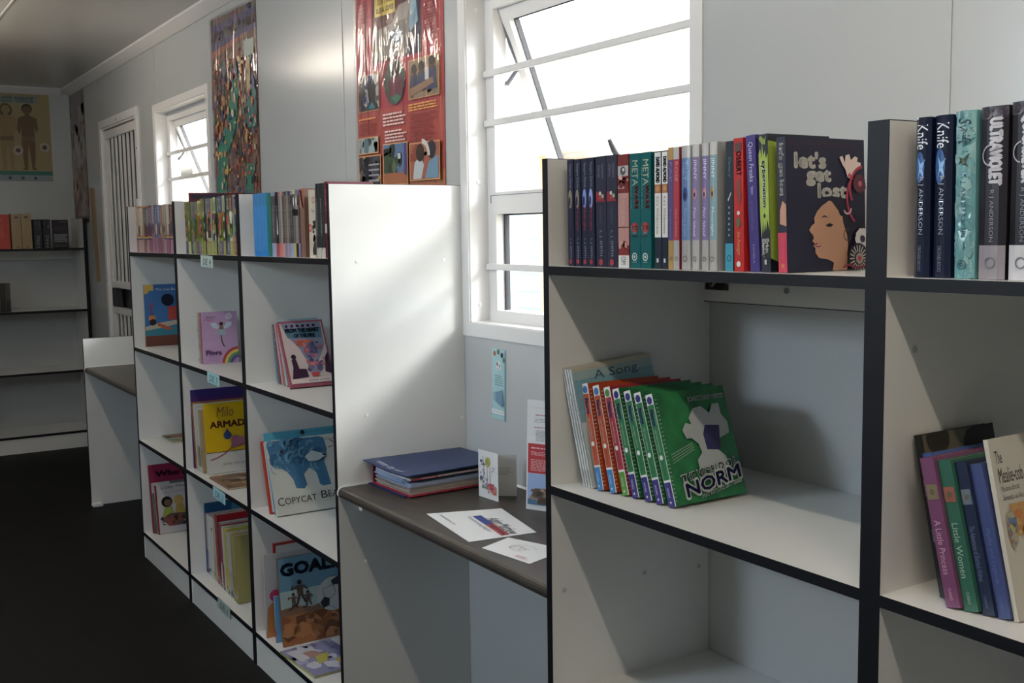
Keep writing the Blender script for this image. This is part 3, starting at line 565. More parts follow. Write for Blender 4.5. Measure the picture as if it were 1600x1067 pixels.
row(-3.535, -2.893, Z1, 17, (.18, .192), [('orange', '#b07838'), ('grey-green', '#8a9890'), ('beige', '#b0a088'), ('brown', '#70483a'), ('teal', '#4f8088'), ('rust', '#7c3424'), ('violet', '#645888'), ('pink', '#9a7684'), ('blue', '#38607c'), ('lilac', '#8a80a4')], 'end of the farthest top shelf', 'thin paperbacks on the top shelf of the farthest bookcase', 11, b1)
book('picture_book', 'tall maroon hardback standing behind the spines of the middle top shelf', (-2.806, .04, Z1), 0, 0, .224, .24, .010, '#5a2234', None, lambda k: (k.box(.04, .9, .96, .97, '#2a2440'),), group=None)
def b2(k, i, rr):
    c = ['#a8952c', '#6f7a3a', '#8d8a90', '#746a80', '#9aa83c', '#c8c4a0', '#8a9a34', '#4a5a8a', '#c0c098', '#34503c', '#7a3c30', '#3a3c9a'][i % 12]
    k.box(0, .72, 1, 1, c, 2); k.box(0, 0, 1, .24, rr.choice(['#8a9a2c', '#6f5c80', '#3a3f88', '#9a9a40', '#8c4030', '#c0bf90']), 2); k.box(.1, .3, .9, .64, rr.choice(['#2c3c34', '#3c4a44', '#4a2c34', '#34445a', '#506030']), 2)
    for j in range(4): k.disc(.3+.4*rr.random(), .25+.5*rr.random(), .3, rr.choice(['#c04a3c', '#d8d8c0', '#1c1c24', '#5a8a4a', '#b8a040']), 6, 1.6)
    k.down('SPOOKY', '#d8d4c0', .95, .76, .3, .7, bold=.02); k.down('stories', '#d8d8c8', .2, .06, .3, .7)
row(-2.791, -2.605, Z1, 6, (.182, .19), [('mustard', '#94842c'), ('olive', '#6a7434'), ('grey', '#7c7a80'), ('mauve', '#665c70')], 'end of the middle top shelf', 'small paperbacks on the top shelf of the middle bookcase', 21, b2, lean=0)
row(-2.603, -2.180, Z1, 13, (.19, .198), [('lime', '#90a030'), ('charcoal', '#3c4440'), ('green', '#3c5c44'), ('cream', '#b8b490'), ('blue', '#3c448c'), ('dark green', '#2c4034'), ('brown', '#5c4030')], 'of the middle shelf\'s brighter right half', 'small paperbacks on the top shelf of the middle bookcase', 31, b2)
# nearest bookcase of the left bank: measured spines
TL = 'paperbacks on the top shelf behind the white side panel'
bl = lambda k: (k.box(0, .8, 1, 1, '#2a78b0'), k.box(0, .08, 1, .8, '#2480c4'), k.down('The Sea Children', '#5aa4dc', .5, .2, .35, .65))
bl_lab = ['bright blue paperback leftmost on the shelf behind the white side panel', 'bright blue paperback second from the left behind the white side panel', 'bright blue paperback third from the left behind the white side panel', 'bright blue paperback rightmost of four beside the teal green one']
x = -2.050
for i in range(4): book('book', bl_lab[i], (x, YF, Z1), 0, 0, .191, .125, .0295, '#1f74b8', bl, group=TL, bulge=.004); x += .0302
book('book', 'teal green paperback between the blue four and the grey spines', (x, YF, Z1), 0, 0, .1895, .125, .034, '#1f7a6c', lambda k: k.box(.45, 0, 1, 1, '#1c6a58', 2), group=TL); x += .036
def strip2(top, mid, low, lowh=.21):
    return lambda k: (k.box(0, .94, 1, 1, top, 2), k.box(0, lowh, 1, .94, mid, 2), k.box(0, 0, 1, lowh, low, 2), k.down('THE CLIQUE SERIES', '#b0a8a0', .8, .3, .3, .6))
specs = [('grey paperback with light blue foot', .036, '#8090b0', '#4a464c', '#8a9ab8'), ('black paperback with a white blade shape and red foot', .024, '#1c181c', '#181418', '#a04040'), ('narrow pink-topped paperback with salmon foot', .017, '#b06a60', '#786c68', '#c0605c'), ('narrow white-streaked paperback with coral foot', .015, '#c08a84', '#9a9088', '#c87870'), ('narrow dark paperback with rose foot', .015, '#7c6c74', '#4c4440', '#b89098'), ('narrow taupe paperback with mauve foot', .018, '#3a343c', '#6a5c50', '#887888'), ('slim grey paperback with mauve foot', .014, '#6a7088', '#8a7c70', '#9a8ca4'), ('slim brown paperback with lavender foot', .018, '#303038', '#5a504c', '#8a88a8'), ('slim charcoal paperback with pale blue foot', .018, '#788098', '#3c3838', '#98a0bc'), ('black-and-white banded paperback with yellow foot', .019, '#b8b060', '#5c5450', '#b0a848'), ('black-and-white banded paperback with dark foot', .020, '#6c7094', '#8c8480', '#2c2430'), ('slim violet-grey paperback with lilac foot', .012, '#6c6c88', '#4c3c40', '#8c84b0')]
cum = 0
for i, (lb, t, a, b_, c_) in enumerate(specs):
    f = strip2(a, b_, c_)
    def g(k, f=f, i=i):
        f(k)
        if i == 1: k.poly([(.3, .35), (.5, .66), (.8, .35)], '#d8d0cc')
        if i in (9, 10): k.box(0, .62, 1, .72, '#141214', 2); k.box(0, .78, 1, .87, '#141214', 2); k.disc(.5, .83, .3, '#d8d4d0', 8, 2.2)
    book('book', lb + ' behind the white side panel', (x, YF, Z1), 0, 0, .1885+.002*(i % 3 == 0), .125, t-.0006, b_, g, group=TL); x += t
XE = x
def tc(k): k.box(0, .72, 1, 1, '#b06048', 2); k.poly([(.05, .98), (.5, .98), (.95, .7), (.5, .74)], '#1f2024')
book('book', 'brown paperback with an orange top, left of the white-spined big book', (XE+.002, YF, Z1), 0, 0, .192, .13, .034, '#7a5c50', tc, group=TL)
def sp(k): k.text('Sp', '#5a4840', .4, .66, .9, .72); k.disc(.2, .44, .24, '#c03a30', r0=.12); k.disc(.75, .85, .2, '#c05a48', r0=.14); k.blobs(['#1c1818', '#3a3030'], .55, .05, 1, .55, 14, .16, 6, 3)
XS = -1.603
book('book', 'cream book with red circles and spiky black drawing on its spine', (XS, YF, Z1), -1.0, 0, .186, .13, .047, '#c4baa8', sp, group=TL)
def cru(k): k.box(0, 0, 1, .14, '#b8b0a4'); k.down('A DANCE OF DARKNESS', '#8c8c88', .8, .3, .35, .65); k.poly([(0, .14), (.3, .22), (.6, .12), (1, .24), (1, .14)], '#242826')
book('book', 'black thick paperback with a ragged white foot, left one of two', (-1.549, YF, Z1), 0, 0, .2, .13, .029, '#242826', cru, group=TL, bulge=.004)
book('book', 'black thick paperback with a ragged white foot, right one of two', (-1.519, YF, Z1), 0, 0, .2, .13, .029, '#242826', cru, group=TL, bulge=.004)
book('book', 'crimson book squeezed against the white side panel', (-1.487, YF, Z1), .6, 0, .203, .13, .024, '#6c1c30', lambda k: (k.box(.0, .33, .8, .45, '#c8b0a8', 2), k.down('RUBY', '#c08090', .9, .6, .3, .7)), group=TL)

# --- left bank, lower cells
G1 = 'picture books on the second shelf of the farthest bookcase'
book('picture_book', 'very thin dark booklet against the side panel of the farthest bookcase', (-3.5765, .05, Z2), 0, 0, .225, .2, .005, '#3a2c30', group=G1)
book('picture_book', 'thin dusty pink booklet beside the very thin dark one', (-3.5705, .046, Z2), 0, 0, .24, .2, .008, '#9c6458', lambda k: k.box(0, .9, 1, 1, '#d8c8c0'), group=G1)
def pic(k):
    k.box(0, .9, .25, 1, '#c8a838'); k.poly([(0, 1), (0, .85), (.1, .86), (.2, 1)], '#d0a830'); k.box(0, 0, 1, .17, '#6c3828'); k.poly([(0, .17), (0, .3), (.3, .34), (.6, .3), (1, .36), (1, .17)], '#1f7c94'); k.poly([(.0, .32), (.4, .38), (1, .42), (1, .36), (.5, .3), (0, .26)], '#b8b098'); k.disc(.62, .745, .17, '#171a34'); k.box(.62, .42, .95, .64, '#c03a2c'); k.poly([(.35, .38), (.75, .27), (.6, .25), (.32, .33)], '#c05030')
    for i in range(6): k.line([(.08+.02*i, .72-.035*i), (.17, .66-.035*i), (.26-.02*i, .72-.035*i)], .012, '#b8405a')
    k.box(.1, .42, .28, .5, '#c88030'); k.disc(.2, .39, .09, '#2a2228'); k.text('The Lion Book', '#dce4ec', .3, .9, .95, .94)
book('picture_book', 'blue picture book with a round-headed child in red, farthest bookcase', (-3.5605, .044, Z2), 0, 0, .268, .16, .012, '#3c6ea8', lambda k: (k.box(0, 0, 1, 1, '#c0bca8'), k.box(0, 0, 1, .16, '#c07038')), pic, group=G1)
G2 = 'fairy paperbacks on the second shelf of the middle bookcase'
fl = [('white', '#bcbcb4'), ('grey-blue', '#8898a0'), ('orange', '#c87040'), ('purple-red', '#8c4868')]
for i, (n_, c) in enumerate(fl): book('thin_paperback', '%s-spined thin paperback left of the lilac cover with a rainbow' % n_, (-2.795+.0125*i, .050, Z2), 2, 0, .19, .128, .0118, c, lambda k, c=c: (k.blobs(['#c86048', '#6a88a0', '#d8a868', '#a04870'], 0, .05, 1, .95, 14, .3, 3), ), group=G2)
def fairy(k):
    k.text('Rainbow', '#4a3c54', .12, .885, .38, .93); k.text('Magic', '#c04868', .04, .83, .34, .87, shear=.2); k.disc(.76, .91, .1, '#d8c8d8')
    k.poly([(.22, .78), (.36, .8), (.48, .72), (.44, .66), (.3, .7)], '#bcd0dc'); k.poly([(.86, .8), (.7, .8), (.6, .7), (.66, .66), (.82, .72)], '#bcd0dc'); k.poly([(.46, .66), (.62, .66), (.66, .55), (.44, .54)], '#98b4bc'); k.disc(.54, .77, .055, '#3a2420'); k.poly([(.5, .74), (.58, .74), (.6, .66), (.48, .66)], '#8c6658'); k.line([(.52, .55), (.54, .42), (.6, .32)], .03, '#6c4238')
    k.text('Flora', '#7c4a90', .08, .17, .52, .26, bold=.02); k.text('the Dress-Up', '#9a68a8', .14, .115, .48, .145); k.text('Fairy', '#9a68a8', .18, .05, .44, .09)
    for i, c in enumerate(('#b8303c', '#d8c03c', '#5a9a50', '#5c4a98')): k.arc(1.0, -.02, .48-.075*i-.075, .48-.075*i, 90, 180, c)
book('thin_paperback', 'lilac paperback facing out with a winged figure and a rainbow corner', (-2.7440, .050, Z2), 1, 0, .192, .132, .009, '#b898bc', None, fairy, group=G2)
G3 = 'paperbacks fanned out on the second shelf behind the white side panel'
y3 = .085
for i, (n_, c, xx, ln, h, t) in enumerate([('teal and grey', '#3c6878', -2.064, 11, .19, .014), ('dark red', '#7c2838', -2.046, 13, .192, .012), ('lavender and white', '#a8a4b8', -2.027, 15, .196, .011), ('orange', '#c05c38', -2.010, 17.5, .196, .012), ('pale blue', '#98b4bc', -1.990, 20, .214, .014), ('black', '#1c1c1c', -1.966, 22.5, .2, .010), ('sand and green map-patterned', '#9a9460', -1.945, 25, .2, .014)]):
    book('thin_paperback', '%s paperback in the fan left of the pink story cover' % n_, (xx, y3, Z2), ln, 0, h, .135, t, c, lambda k, i=i: k.blobs(['#c8c4b8', '#7c4a44', '#4a6a80', '#b0a860'], 0, .05, 1, .95, 8, .25, i), None, group=G3)
def fire(k):
    k.box(0, 0, 1, 1, '#a04a5e'); k.box(.04, .05, .96, .97, '#cdb9b4'); k.poly([(.06, .97), (.14, .78), (.36, .58), (.46, .4), (.5, .2), (.75, .2), (.74, .38), (.94, .62), (.94, .97)], '#8888a2'); k.poly([(.1, .88), (.16, .74), (.9, .72), (.94, .88)], '#4f7f92')
    for i in range(6): k.disc(.18+.12*i, .92, .035, '#2c2034', 6)
    k.text('FROM THE HEART', '#1c2844', .14, .82, .88, .88, bold=.03); k.text('OF THE FIRE', '#1c2844', .3, .74, .76, .795, bold=.03); k.box(.3, .66, .66, .7, '#c86a4a'); k.poly([(.3, .62), (.52, .6), (.5, .68), (.36, .7)], '#b85038')
    k.blobs(['#50507c', '#b85a6a', '#7a6890', '#3c3458', '#c8707c'], .45, .22, .86, .66, 34, .07, 3); k.poly([(.08, .12), (.14, .3), (.13, .4), (.2, .44), (.24, .38), (.26, .27), (.42, .26), (.44, .14)], '#3c1c3c'); k.disc(.19, .45, .055, '#2c1428'); k.poly([(.82, .2), (.96, .16), (.96, .5), (.88, .42)], '#3c1c3c'); k.poly([(.5, .2), (.7, .2), (.66, .14), (.52, .14)], '#c83c44'); k.box(.04, .05, .96, .12, '#dcc8c4'); k.text('HAWAM GEORGE', '#4c3844', .42, .07, .88, .1)
book('story_book', 'pink-edged story paperback leaning outermost, silhouettes on its cover', (-1.9195, .070, Z2), 27, 0, .222, .15, .010, '#a05064', lambda k: k.blobs(['#5c3044', '#c07a88'], 0, 0, 1, 1, 10, .3, 2), fire, group=G3)
# third shelf
book('picture_book', 'flat thin green and red picture book lying at the back of an empty shelf', (-3.40, .10, Z3), 0, 0, .2, .16, .008, '#6c8468', None, lambda k: k.blobs(['#b05838', '#8aa078'], 0, 0, 1, 1, 20, .2, 4), flat=1)
G4 = 'picture books leaning on the third shelf of the middle bookcase'
book('picture_book', 'large purple picture book at the back of the third-shelf group', (-2.853, .028, Z3), 2.2, 0, .30, .26, .010, '#4a2c6a', None, lambda k: (k.box(0, .9, 1, 1, '#3a2a78'), k.box(0, .0, 1, .8, '#5a3038'), k.poly([(0, .8), (.4, .83), (1, .86), (1, .78), (0, .7)], '#b85028')), group=G4)
for i, (n_, c, h, t) in enumerate([('thin brown-orange', '#a06844', .255, .008), ('thin white', '#c8c8c4', .25, .010), ('white and lime', '#b8bcae', .245, .014), ('white with a grey block', '#c8c8c8', .24, .012), ('pale tan', '#a89470', .235, .016)]):
    book('picture_book', '%s picture book spine left of the yellow cover' % n_, (-2.832+.0195*i+.004, .030, Z3), 6, 0, h, .2, t, c, lambda k, i=i: (k.box(0, .08, 1, .4, ['#8a4c34', '#d8c8c0', '#889838', '#4a4c64', '#a08858'][i], 2),), None, group=G4)
def milo(k):
    k.box(0, 0, 1, .3, '#cbc6bc'); k.text('Milo', '#8a4a20', .19, .80, .46, .94, shear=.2); k.text('ARMADILLO', '#7c2c28', .077, .65, .95, .74, bold=.02); k.disc(.34, .53, .065, '#2c4478'); k.poly([(.31, .585), (.34, .63), (.37, .585)], '#2c4478'); k.disc(.47, .45, .08, '#a05878'); k.poly([(.38, .36), (.6, .38), (.6, .5), (.42, .48)], '#a8607c'); k.line([(.05, .2), (.15, .22), (.28, .27), (.38, .34), (.6, .38)], .018, '#8c3c50'); k.text('JAN TENNI', '#8a8680', .24, .10, .62, .14); k.line([(0, .3), (1, .3)], .008, '#5c2c34')
book('picture_book', 'yellow picture book facing out with red capital title lettering', (-2.706, .036, Z3), 5, 0, .262, .24, .012, '#cca812', lambda k: k.box(0, 0, 1, .3, '#cbc6bc'), milo, group=G4)
book('picture_book', 'brown picture book lying flat in front of the yellow cover', (-2.415, .022, Z3), 0, 0, .22, .17, .008, '#7c5c40', None, lambda k: (k.blobs(['#a8845c', '#5c4430', '#c0a078'], 0, 0, 1, 1, 26, .16, 5), k.disc(.5, .5, .12, '#3c2c20', r0=.08)), flat=1)
G5 = 'picture books leaning on the third shelf behind the white side panel'
book('picture_book', 'red hardback picture book leaning behind the cream cover with a blue animal', (-2.020, .026, Z3), 16.5, 0, .232, .24, .010, '#b83c28', None, lambda k: (k.box(.03, .02, .97, .98, '#d8d4cc'),), group=G5)
book('picture_book', 'pale turquoise picture book whose top edge shows above the cream cover', (-1.998, .036, Z3), 19.5, 0, .262, .26, .008, '#4f9cb4', None, lambda k: (k.text('the story of a turtle', '#2c5868', .4, .945, .9, .965), k.disc(.5, .96, .03, '#1c2c30')), group=G5)
def animal(k):
    B = '#37749c'; k.poly([(.0, .93), (.02, .99), (.66, .985), (.72, .96), (.74, .8), (.72, .72), (.68, .66), (.7, .5), (.72, .32), (.62, .31), (.58, .34), (.56, .5), (.48, .58), (.40, .5), (.42, .36), (.38, .31), (.28, .33), (.26, .45), (.2, .56), (.08, .66), (.02, .78)], B)
    r = random.Random(4)
    for i in range(46):
        u = .08+.58*r.random(); v = .6+.36*r.random(); k.arc(u, v, .03+.05*r.random(), .038+.05*r.random()+.004, r.random()*180, 180+r.random()*90, r.choice(['#5c96b8', '#2c6088', '#4a88ac']), 5)
    k.poly([(.44, .73), (.54, .8), (.68, .74), (.70, .71), (.6, .655), (.48, .66)], '#b8c4c4'); k.poly([(.66, .74), (.71, .73), (.7, .71), (.67, .715)], '#1c2024'); k.disc(.17, .83, .022, '#14181c'); 
    for u in (.33, .36, .62, .66): k.line([(u, .34), (u-.02, .55)], .006, '#2c6088')
    for a in range(6): q = a*math.pi/3+.2; k.poly([(.86, .83), (.86+.1*math.cos(q-.15), .83+.1*math.sin(q-.15)), (.86+.12*math.cos(q), .83+.12*math.sin(q))], '#8c4a30' if a % 2 else '#4a3024')
    k.poly([(.82, .52), (.9, .5), (.99, .44), (.9, .45)], '#b8502c'); k.text('Ste Small', '#4a4844', .72, .92, .95, .945, shear=.2)
    k.text('C', '#2e2824', .02, .12, .095, .23); k.text('OPYCAT', '#2e2824', .105, .13, .50, .215, slant=.0); k.text('B', '#2e2824', .56, .145, .64, .245); k.text('EAR', '#2e2824', .65, .15, .85, .235)
book('picture_book', 'cream picture book facing out with a large shaggy blue animal', (-1.972, .032, Z3), 21.5, 0, .242, .27, .011, '#c6c6be', None, animal, group=G5)
# bottom shelf
G6 = 'picture books on the bottom shelf of the farthest bookcase'
book('picture_book', 'raspberry pink picture book with black title, bottom shelf of farthest bookcase', (-3.530, .028, Z4), 7.5, 0, .298, .25, .010, '#8c2448', None, lambda k: (k.text("Who's in?", '#2c0c1c', .12, .82, .9, .9, bold=.03),), group=G6)
book('picture_book', 'small grey and white booklet half hidden behind the child-illustrated cover', (-3.512, .032, Z4), 9, 0, .222, .2, .008, '#6c6a60', None, lambda k: (k.box(0, .8, .4, 1, '#b8b8b4'), k.box(0, 0, 1, .2, '#5c6040')), group=G6)
def sil_(k):
    k.box(0, 0, .04, 1, '#8c2c38'); k.text('Hilly Molly', '#5c4c5c', .14, .88, .8, .95, slant=.03); k.text('the small giant', '#8c7c88', .2, .8, .9, .84, slant=.03); k.disc(.24, .64, .12, '#1f1a18'); k.disc(.26, .62, .075, '#7a5440'); k.poly([(.12, .36), (.18, .52), (.34, .54), (.38, .36)], '#94a428'); k.disc(.5, .65, .11, '#c8a048'); k.poly([(.39, .36), (.43, .56), (.58, .57), (.66, .36)], '#b89438'); k.poly([(.06, .3), (.3, .4), (.9, .36), (.98, .26), (.7, .14), (.3, .14)], '#5a4c48'); k.blobs(['#3c3230', '#7a6c64', '#8c4438'], .08, .14, .95, .36, 40, .06, 3)
book('picture_book', 'white picture book facing out with two children, farthest bottom shelf', (-3.492, .040, Z4), 9.5, 0, .214, .2, .009, '#c4bcbc', None, sil_, group=G6, gloss=True)
G7 = 'thin picture books on the bottom shelf of the middle bookcase'
book('picture_book', 'large dark blue picture book at the back of the middle bottom shelf', (-2.850, .06, Z4), .5, 0, .27, .26, .010, '#1c5078', None, lambda k: k.disc(.6, .9, .2, '#2c88a8'), group=G7)
TQ = 1.42
th = [('blue and pink', '#5c5c9c', .014, .235, 1, '#b07c78'), ('broad white', '#bcbcb8', .026, .235, 1, '#c4c4c0'), ('white with a black mark', '#c0c0bc', .026, .237, 1, '#c4c4c0'), ('grey green', '#8c8c7c', .013, .24, 1, '#a4a494'), ('pale yellow', '#a8a47c', .012, .24, 1, '#bcb48c'), ('crimson', '#a0202c', .022, .262, 4.5, '#a82c28'), ('navy', '#1c2440', .014, .24, 5, '#2c3450'), ('white and red', '#b8b4b0', .013, .245, 5, '#a02c34'), ('deep red', '#8c2434', .014, .242, 5, '#98303c'), ('ivory', '#b8b8a8', .018, .24, 5, '#c0c0b4'), ('lemon yellow', '#b8ac48', .026, .24, 5.5, '#c0b454'), ('light grey', '#9ca0a0', .03, .235, 5.5, '#acb0b0'), ('mustard', '#a88438', .016, .24, 6, '#b08c3c'), ('khaki', '#98905c', .016, .24, 6, '#a09868')]
x = -2.832
for i, (n_, c, t, h, ln, c3) in enumerate(th):
    t *= TQ
    book('thin_picture_book', '%s thin picture book standing on the middle bottom shelf' % n_, (x, .060-.0016*i, Z4), ln, 0, h, .2, t, c, lambda k, c3=c3, i=i: (k.box(0, .4, 1, 1, c3, 2), k.disc(.5, .8, .2, '#1c1c20', 7) if i == 2 else None, k.blobs(['#4a6a9c', '#b8b048', '#c8c4b8'], 0, 0, 1, .12, 5, .25, i)), None, group=G7); x += t/math.cos(R(ln))+(.010 if i == 4 else .0035)
book('thin_picture_book', 'teal-covered picture book tucked behind the thin spines, middle bottom shelf', (x+.005, .10, Z4), 6.5, 0, .262, .2, .008, '#2c7890', group=G7)
G8 = 'picture books on the bottom shelf behind the white side panel'
book('picture_book', 'red-edged white picture book standing farthest back on the bottom shelf', (-2.075, .05, Z4), 0, 0, .30, .26, .010, '#a83030', None, lambda k: (k.box(.03, 0, 1, .975, '#c8c8c4'), k.disc(.5, .93, .08, '#2c2420')), group=G8)
def orp(k): k.poly([(.0, .0), (.03, .36), (.14, .46), (.3, .4), (.34, 0)], '#c07428'); k.disc(.14, .5, .08, '#c02868'); k.poly([(.26, .42), (.3, .6), (.44, .62), (.44, .36)], '#2c5c34')
book('picture_book', 'white picture book with orange and pink shapes behind the football cover', (-2.052, .010, Z4), 1.0, 0, .272, .24, .009, '#b4b4b8', None, orp, group=G8)
book('picture_book', 'blue and magenta board book edge peeping out beside the football cover', (-1.992, .022, Z4), 3.5, 0, .15, .2, .008, '#6ca0c8', lambda k: k.box(0, 0, 1, .3, '#c02868'), None, group=G8)
def goal(k):
    k.box(0, 0, 1, 1, '#578aa4'); k.box(0, .34, 1, .62, '#9cb4b4'); k.box(0, 0, 1, .36, '#a4622c'); k.poly([(0, .34), (0, .42), (.2, .44), (.4, .4), (.6, .44), (.8, .42), (1, .44), (1, .34)], '#7c5c44'); k.blobs(['#8c4c20', '#b4743c', '#6c3c1c'], 0, .02, 1, .34, 30, .12, 6, .4)
    k.text('GOAL!', '#10243c', .03, .80, .72, .93, bold=.03)
    def kid(u, v, s):
        k.disc(u, v+.19*s, .035*s, '#2c1c18'); k.poly([(u-.05*s, v+.15*s), (u+.05*s, v+.15*s), (u+.04*s, v), (u-.04*s, v)], '#5c4438'); k.line([(u-.05*s, v+.14*s), (u-.13*s, v+.1*s), (u-.1*s, v+.16*s)], .022*s, '#4c3428'); k.line([(u+.05*s, v+.14*s), (u+.12*s, v+.08*s)], .022*s, '#4c3428'); k.line([(u-.02*s, v), (u-.05*s, v-.1*s), (u-.13*s, v-.12*s)], .03*s, '#3c2820'); k.line([(u+.03*s, v), (u+.08*s, v-.09*s)], .03*s, '#3c2820')
    kid(.255, .54, .85); kid(.165, .47, .55); kid(.35, .47, .55)
    k.disc(.68, .5, .21, '#b0b4b4', 24); k.poly([(.50, .42), (.56, .48), (.63, .45), (.62, .37), (.54, .35)], '#182430'); k.poly([(.66, .65), (.75, .69), (.82, .65), (.78, .59), (.68, .6)], '#182430')
    for a, b in (((.63, .45), (.72, .5)), ((.72, .5), (.68, .6)), ((.56, .48), (.54, .57)), ((.54, .57), (.68, .6)), ((.62, .37), (.7, .32))): k.line([a, b], .006, '#5c6468')
book('picture_book', 'blue and orange picture book facing out with a football and large title', (-1.945, .026, Z4), 6.0, 0, .279, .26, .009, '#7a5a3c', None, goal, group=G8)
def lav(k): k.box(0, 0, 1, 1, '#8888b0'); k.blobs(['#a8a8c8', '#6c6c98', '#c8c8d8'], 0, 0, 1, 1, 30, .14, 2); k.disc(.75, .25, .14, '#c0a838'); k.poly([(.3, .3), (.5, .35), (.7, .6), (.4, .6)], '#b8b040'); k.disc(.38, .66, .16, '#b0847c'); k.poly([(.1, .5), (.3, .55), (.25, .9), (.05, .9)], '#c8c8cc')
book('picture_book', 'lavender picture book lying flat in front of the football cover', (-1.655, .015, Z4), 0, 4, .24, .17, .008, '#9aa060', None, lav, flat=1, group=None)
# far bookcase books (spines face +x)
FG = 'books on the top shelf of the far bookcase'
def fbook(lab, y0, t, h, c, spine, z=Z1, cov=None, w=.13, x=-6.438, group=FG):
    e = book('book', lab, (x, y0, z), 0, 90, h, w, t, c, spine, cov, group=group); return e
fbook('red book partly cut off by the left picture edge', -.168, .092, .222, '#b02c18', lambda k: (k.down('DICTIONARY', '#c85a38', .9, .3, .35, .6),))
fbook('tan book with brown mark on its spine, beside the red one', -.066, .058, .225, '#98805c', lambda k: (k.disc(.55, .9, .2, '#4c3824', 8, .6), k.disc(.6, .05, .1, '#4c3824', 6)))
fbook('tan book with brown mark on its spine, beside the black ones', -.005, .060, .227, '#98805c', lambda k: (k.disc(.5, .9, .2, '#4c3824', 8, .6), k.disc(.5, .05, .1, '#4c3824', 6)))
def blk(k): k.text('DAN', '#c0c0c0', .2, .88, .8, .95, bold=.03); k.text('KON', '#c0c0c0', .2, .79, .8, .86, bold=.03); k.text('OMI', '#c0c0c0', .2, .71, .8, .77, bold=.03); k.down('TIDE', '#8a8c94', .4, .12, .3, .65); k.box(.2, .4, .8, .44, '#5a5c68'); k.disc(.5, .05, .1, '#a0a0a0', 6)
fbook('black book with white letters at its spine top, beside the tan ones', .068, .048, .188, '#15151c', blk)
fbook('black book with white letters at its spine top, beside the cover-out one', .124, .046, .188, '#15151c', blk)
def blkc(k): k.box(.1, .62, .9, .78, '#2c2430'); k.lines('#8a8a90', .08, .22, .92, .52, 4, .6, .1, 3); k.lines('#6a6a70', .1, .06, .9, .1, 1, .6, .1, 4); k.box(.4, .9, .95, .95, '#4a4444')
e = empty('book', (-6.43, .178, Z1), (0, 0, 0), label='black book facing out at the right end of the far top shelf', cat='book', group=FG)
box('cover', cover_mat('#15151c'), 0, .02, 0, .098, 0, .185, e); k = Ink(.098, .185); blkc(k); k.put('cover_print', e, lambda u, v, o_: (.02+o_, u, v))
for i, (c, n_) in enumerate((('#3c3430', 'dark brown'), ('#2c2824', 'near-black'), ('#4a4038', 'greyish brown'))):
    fbook('%s small book on the second shelf of the far bookcase' % n_, -.190+.032*i, .030, .188, c, lambda k: k.box(.1, 0, .9, .4, '#1c1a20'), z=Z2, group='small dark books on the second shelf of the far bookcase')

# ================================================================= PAPER LABELS ON THE SHELF EDGES
for i, (xc, zt, c, tx, lb) in enumerate([(-2.480, 1.344, '#c3d2c8', 'DE 4', 'pale handwritten paper label taped under the middle top shelf'), (-2.462, .938, '#a8d4d8', 'DE 3', 'pale blue paper label taped to the second shelf edge'), (-2.452, .527, '#a0ced8', 'DE 2', 'bluish paper label taped to the third shelf edge'), (-2.452, .122, '#9cb0a8', 'DE 1', 'greyish paper label taped to the bottom shelf edge')]):
    e = empty('paper_label', (xc-.068, -.0006, zt-.040), (0, R(1.5), 0), label=lb, cat='label', group=None)
    MB().box(0, .136, -.0008, 0, 0, .040).obj('paper', mat('label_paper_%d' % i, c, .7), e)
    k = Ink(.136, .04); k.text(tx, '#4a6068', .2, .2, .85, .72, shear=.1); k.line([(.1, .15), (.9, .1)], .012, '#7a9098'); k.put('writing', e, lambda u, v, o_: (u, -.0008-o_, v), INKM)

# ================================================================= POSTERS
def poster(name, lab, x0, z0, w_, h_, c, art, face='y', lami=False, tilt=0):
    if face == 'y': e = empty(name, (x0, YW-.0006, z0), (0, R(tilt), 0)); fn = lambda u, v, o_: (u, -.0009-o_, v)
    else: e = empty(name, (XL+.0006, x0, z0), (0, 0, R(90))); fn = lambda u, v, o_: (u, -.0009-o_, v)
    tag(e, lab, 'poster')
    MB().box(0, w_, -.0009, 0, 0, h_).obj('sheet', mat(name+'_paper', c, .45), e)
    k = Ink(w_, h_); art(k); k.put('print', e, fn, INK)
    if lami: MB().box(-.008, w_+.008, -.0062, -.0058, -.008, h_+.008).obj('laminate', LAMI, e)
    return e
def artA(k):
    k.box(0, .96, 1, 1, '#6a5a3c'); k.blobs(['#8a3c5c', '#6a6a38', '#4a4a8c', '#8a6a3c'], 0, .96, 1, 1, 26, .06, 3); k.poly([(0, .83), (1, .865), (1, .97), (0, .965)], '#4c3f86')
    k.text('Library Media Products', '#d09a34', .02, .855, .99, .935, bold=.015, slant=.02); k.poly([(0, .785), (0, .825), (.8, .865), (.8, .85)], '#c0602f')
    k.box(0, 0, 1, .78, '#84503c')
    k.blobs(['#94503c', '#6a4450', '#a8744c', '#5c5c60', '#9c4438', '#7c5468', '#a8804c', '#5c4438', '#b8703c', '#80504c'], 0, .01, 1, .8, 200, .06, 5, 1.2)
    k.poly([(.05, .05), (.1, .3), (.3, .42), (.5, .64), (.66, .68), (.58, .5), (.5, .36), (.36, .28), (.28, .05)], '#22806c'); k.poly([(.74, .48), (.84, .6), (.99, .56), (.99, .38), (.8, .38)], '#1c6a6c'); k.poly([(.7, .02), (.74, .2), (.92, .2), (.88, .02)], '#26806a'); k.box(.76, .74, .97, .82, '#a4b0a8'); k.box(.8, .56, .88, .73, '#b89c70')
    k.blobs(['#c8b89a', '#d8903c', '#34508c', '#b84034', '#dcc8a8', '#4a7c70', '#3a3444', '#c87050', '#c8a450', '#a8584c'], .02, .02, .98, .77, 300, .022, 9, 1.4)
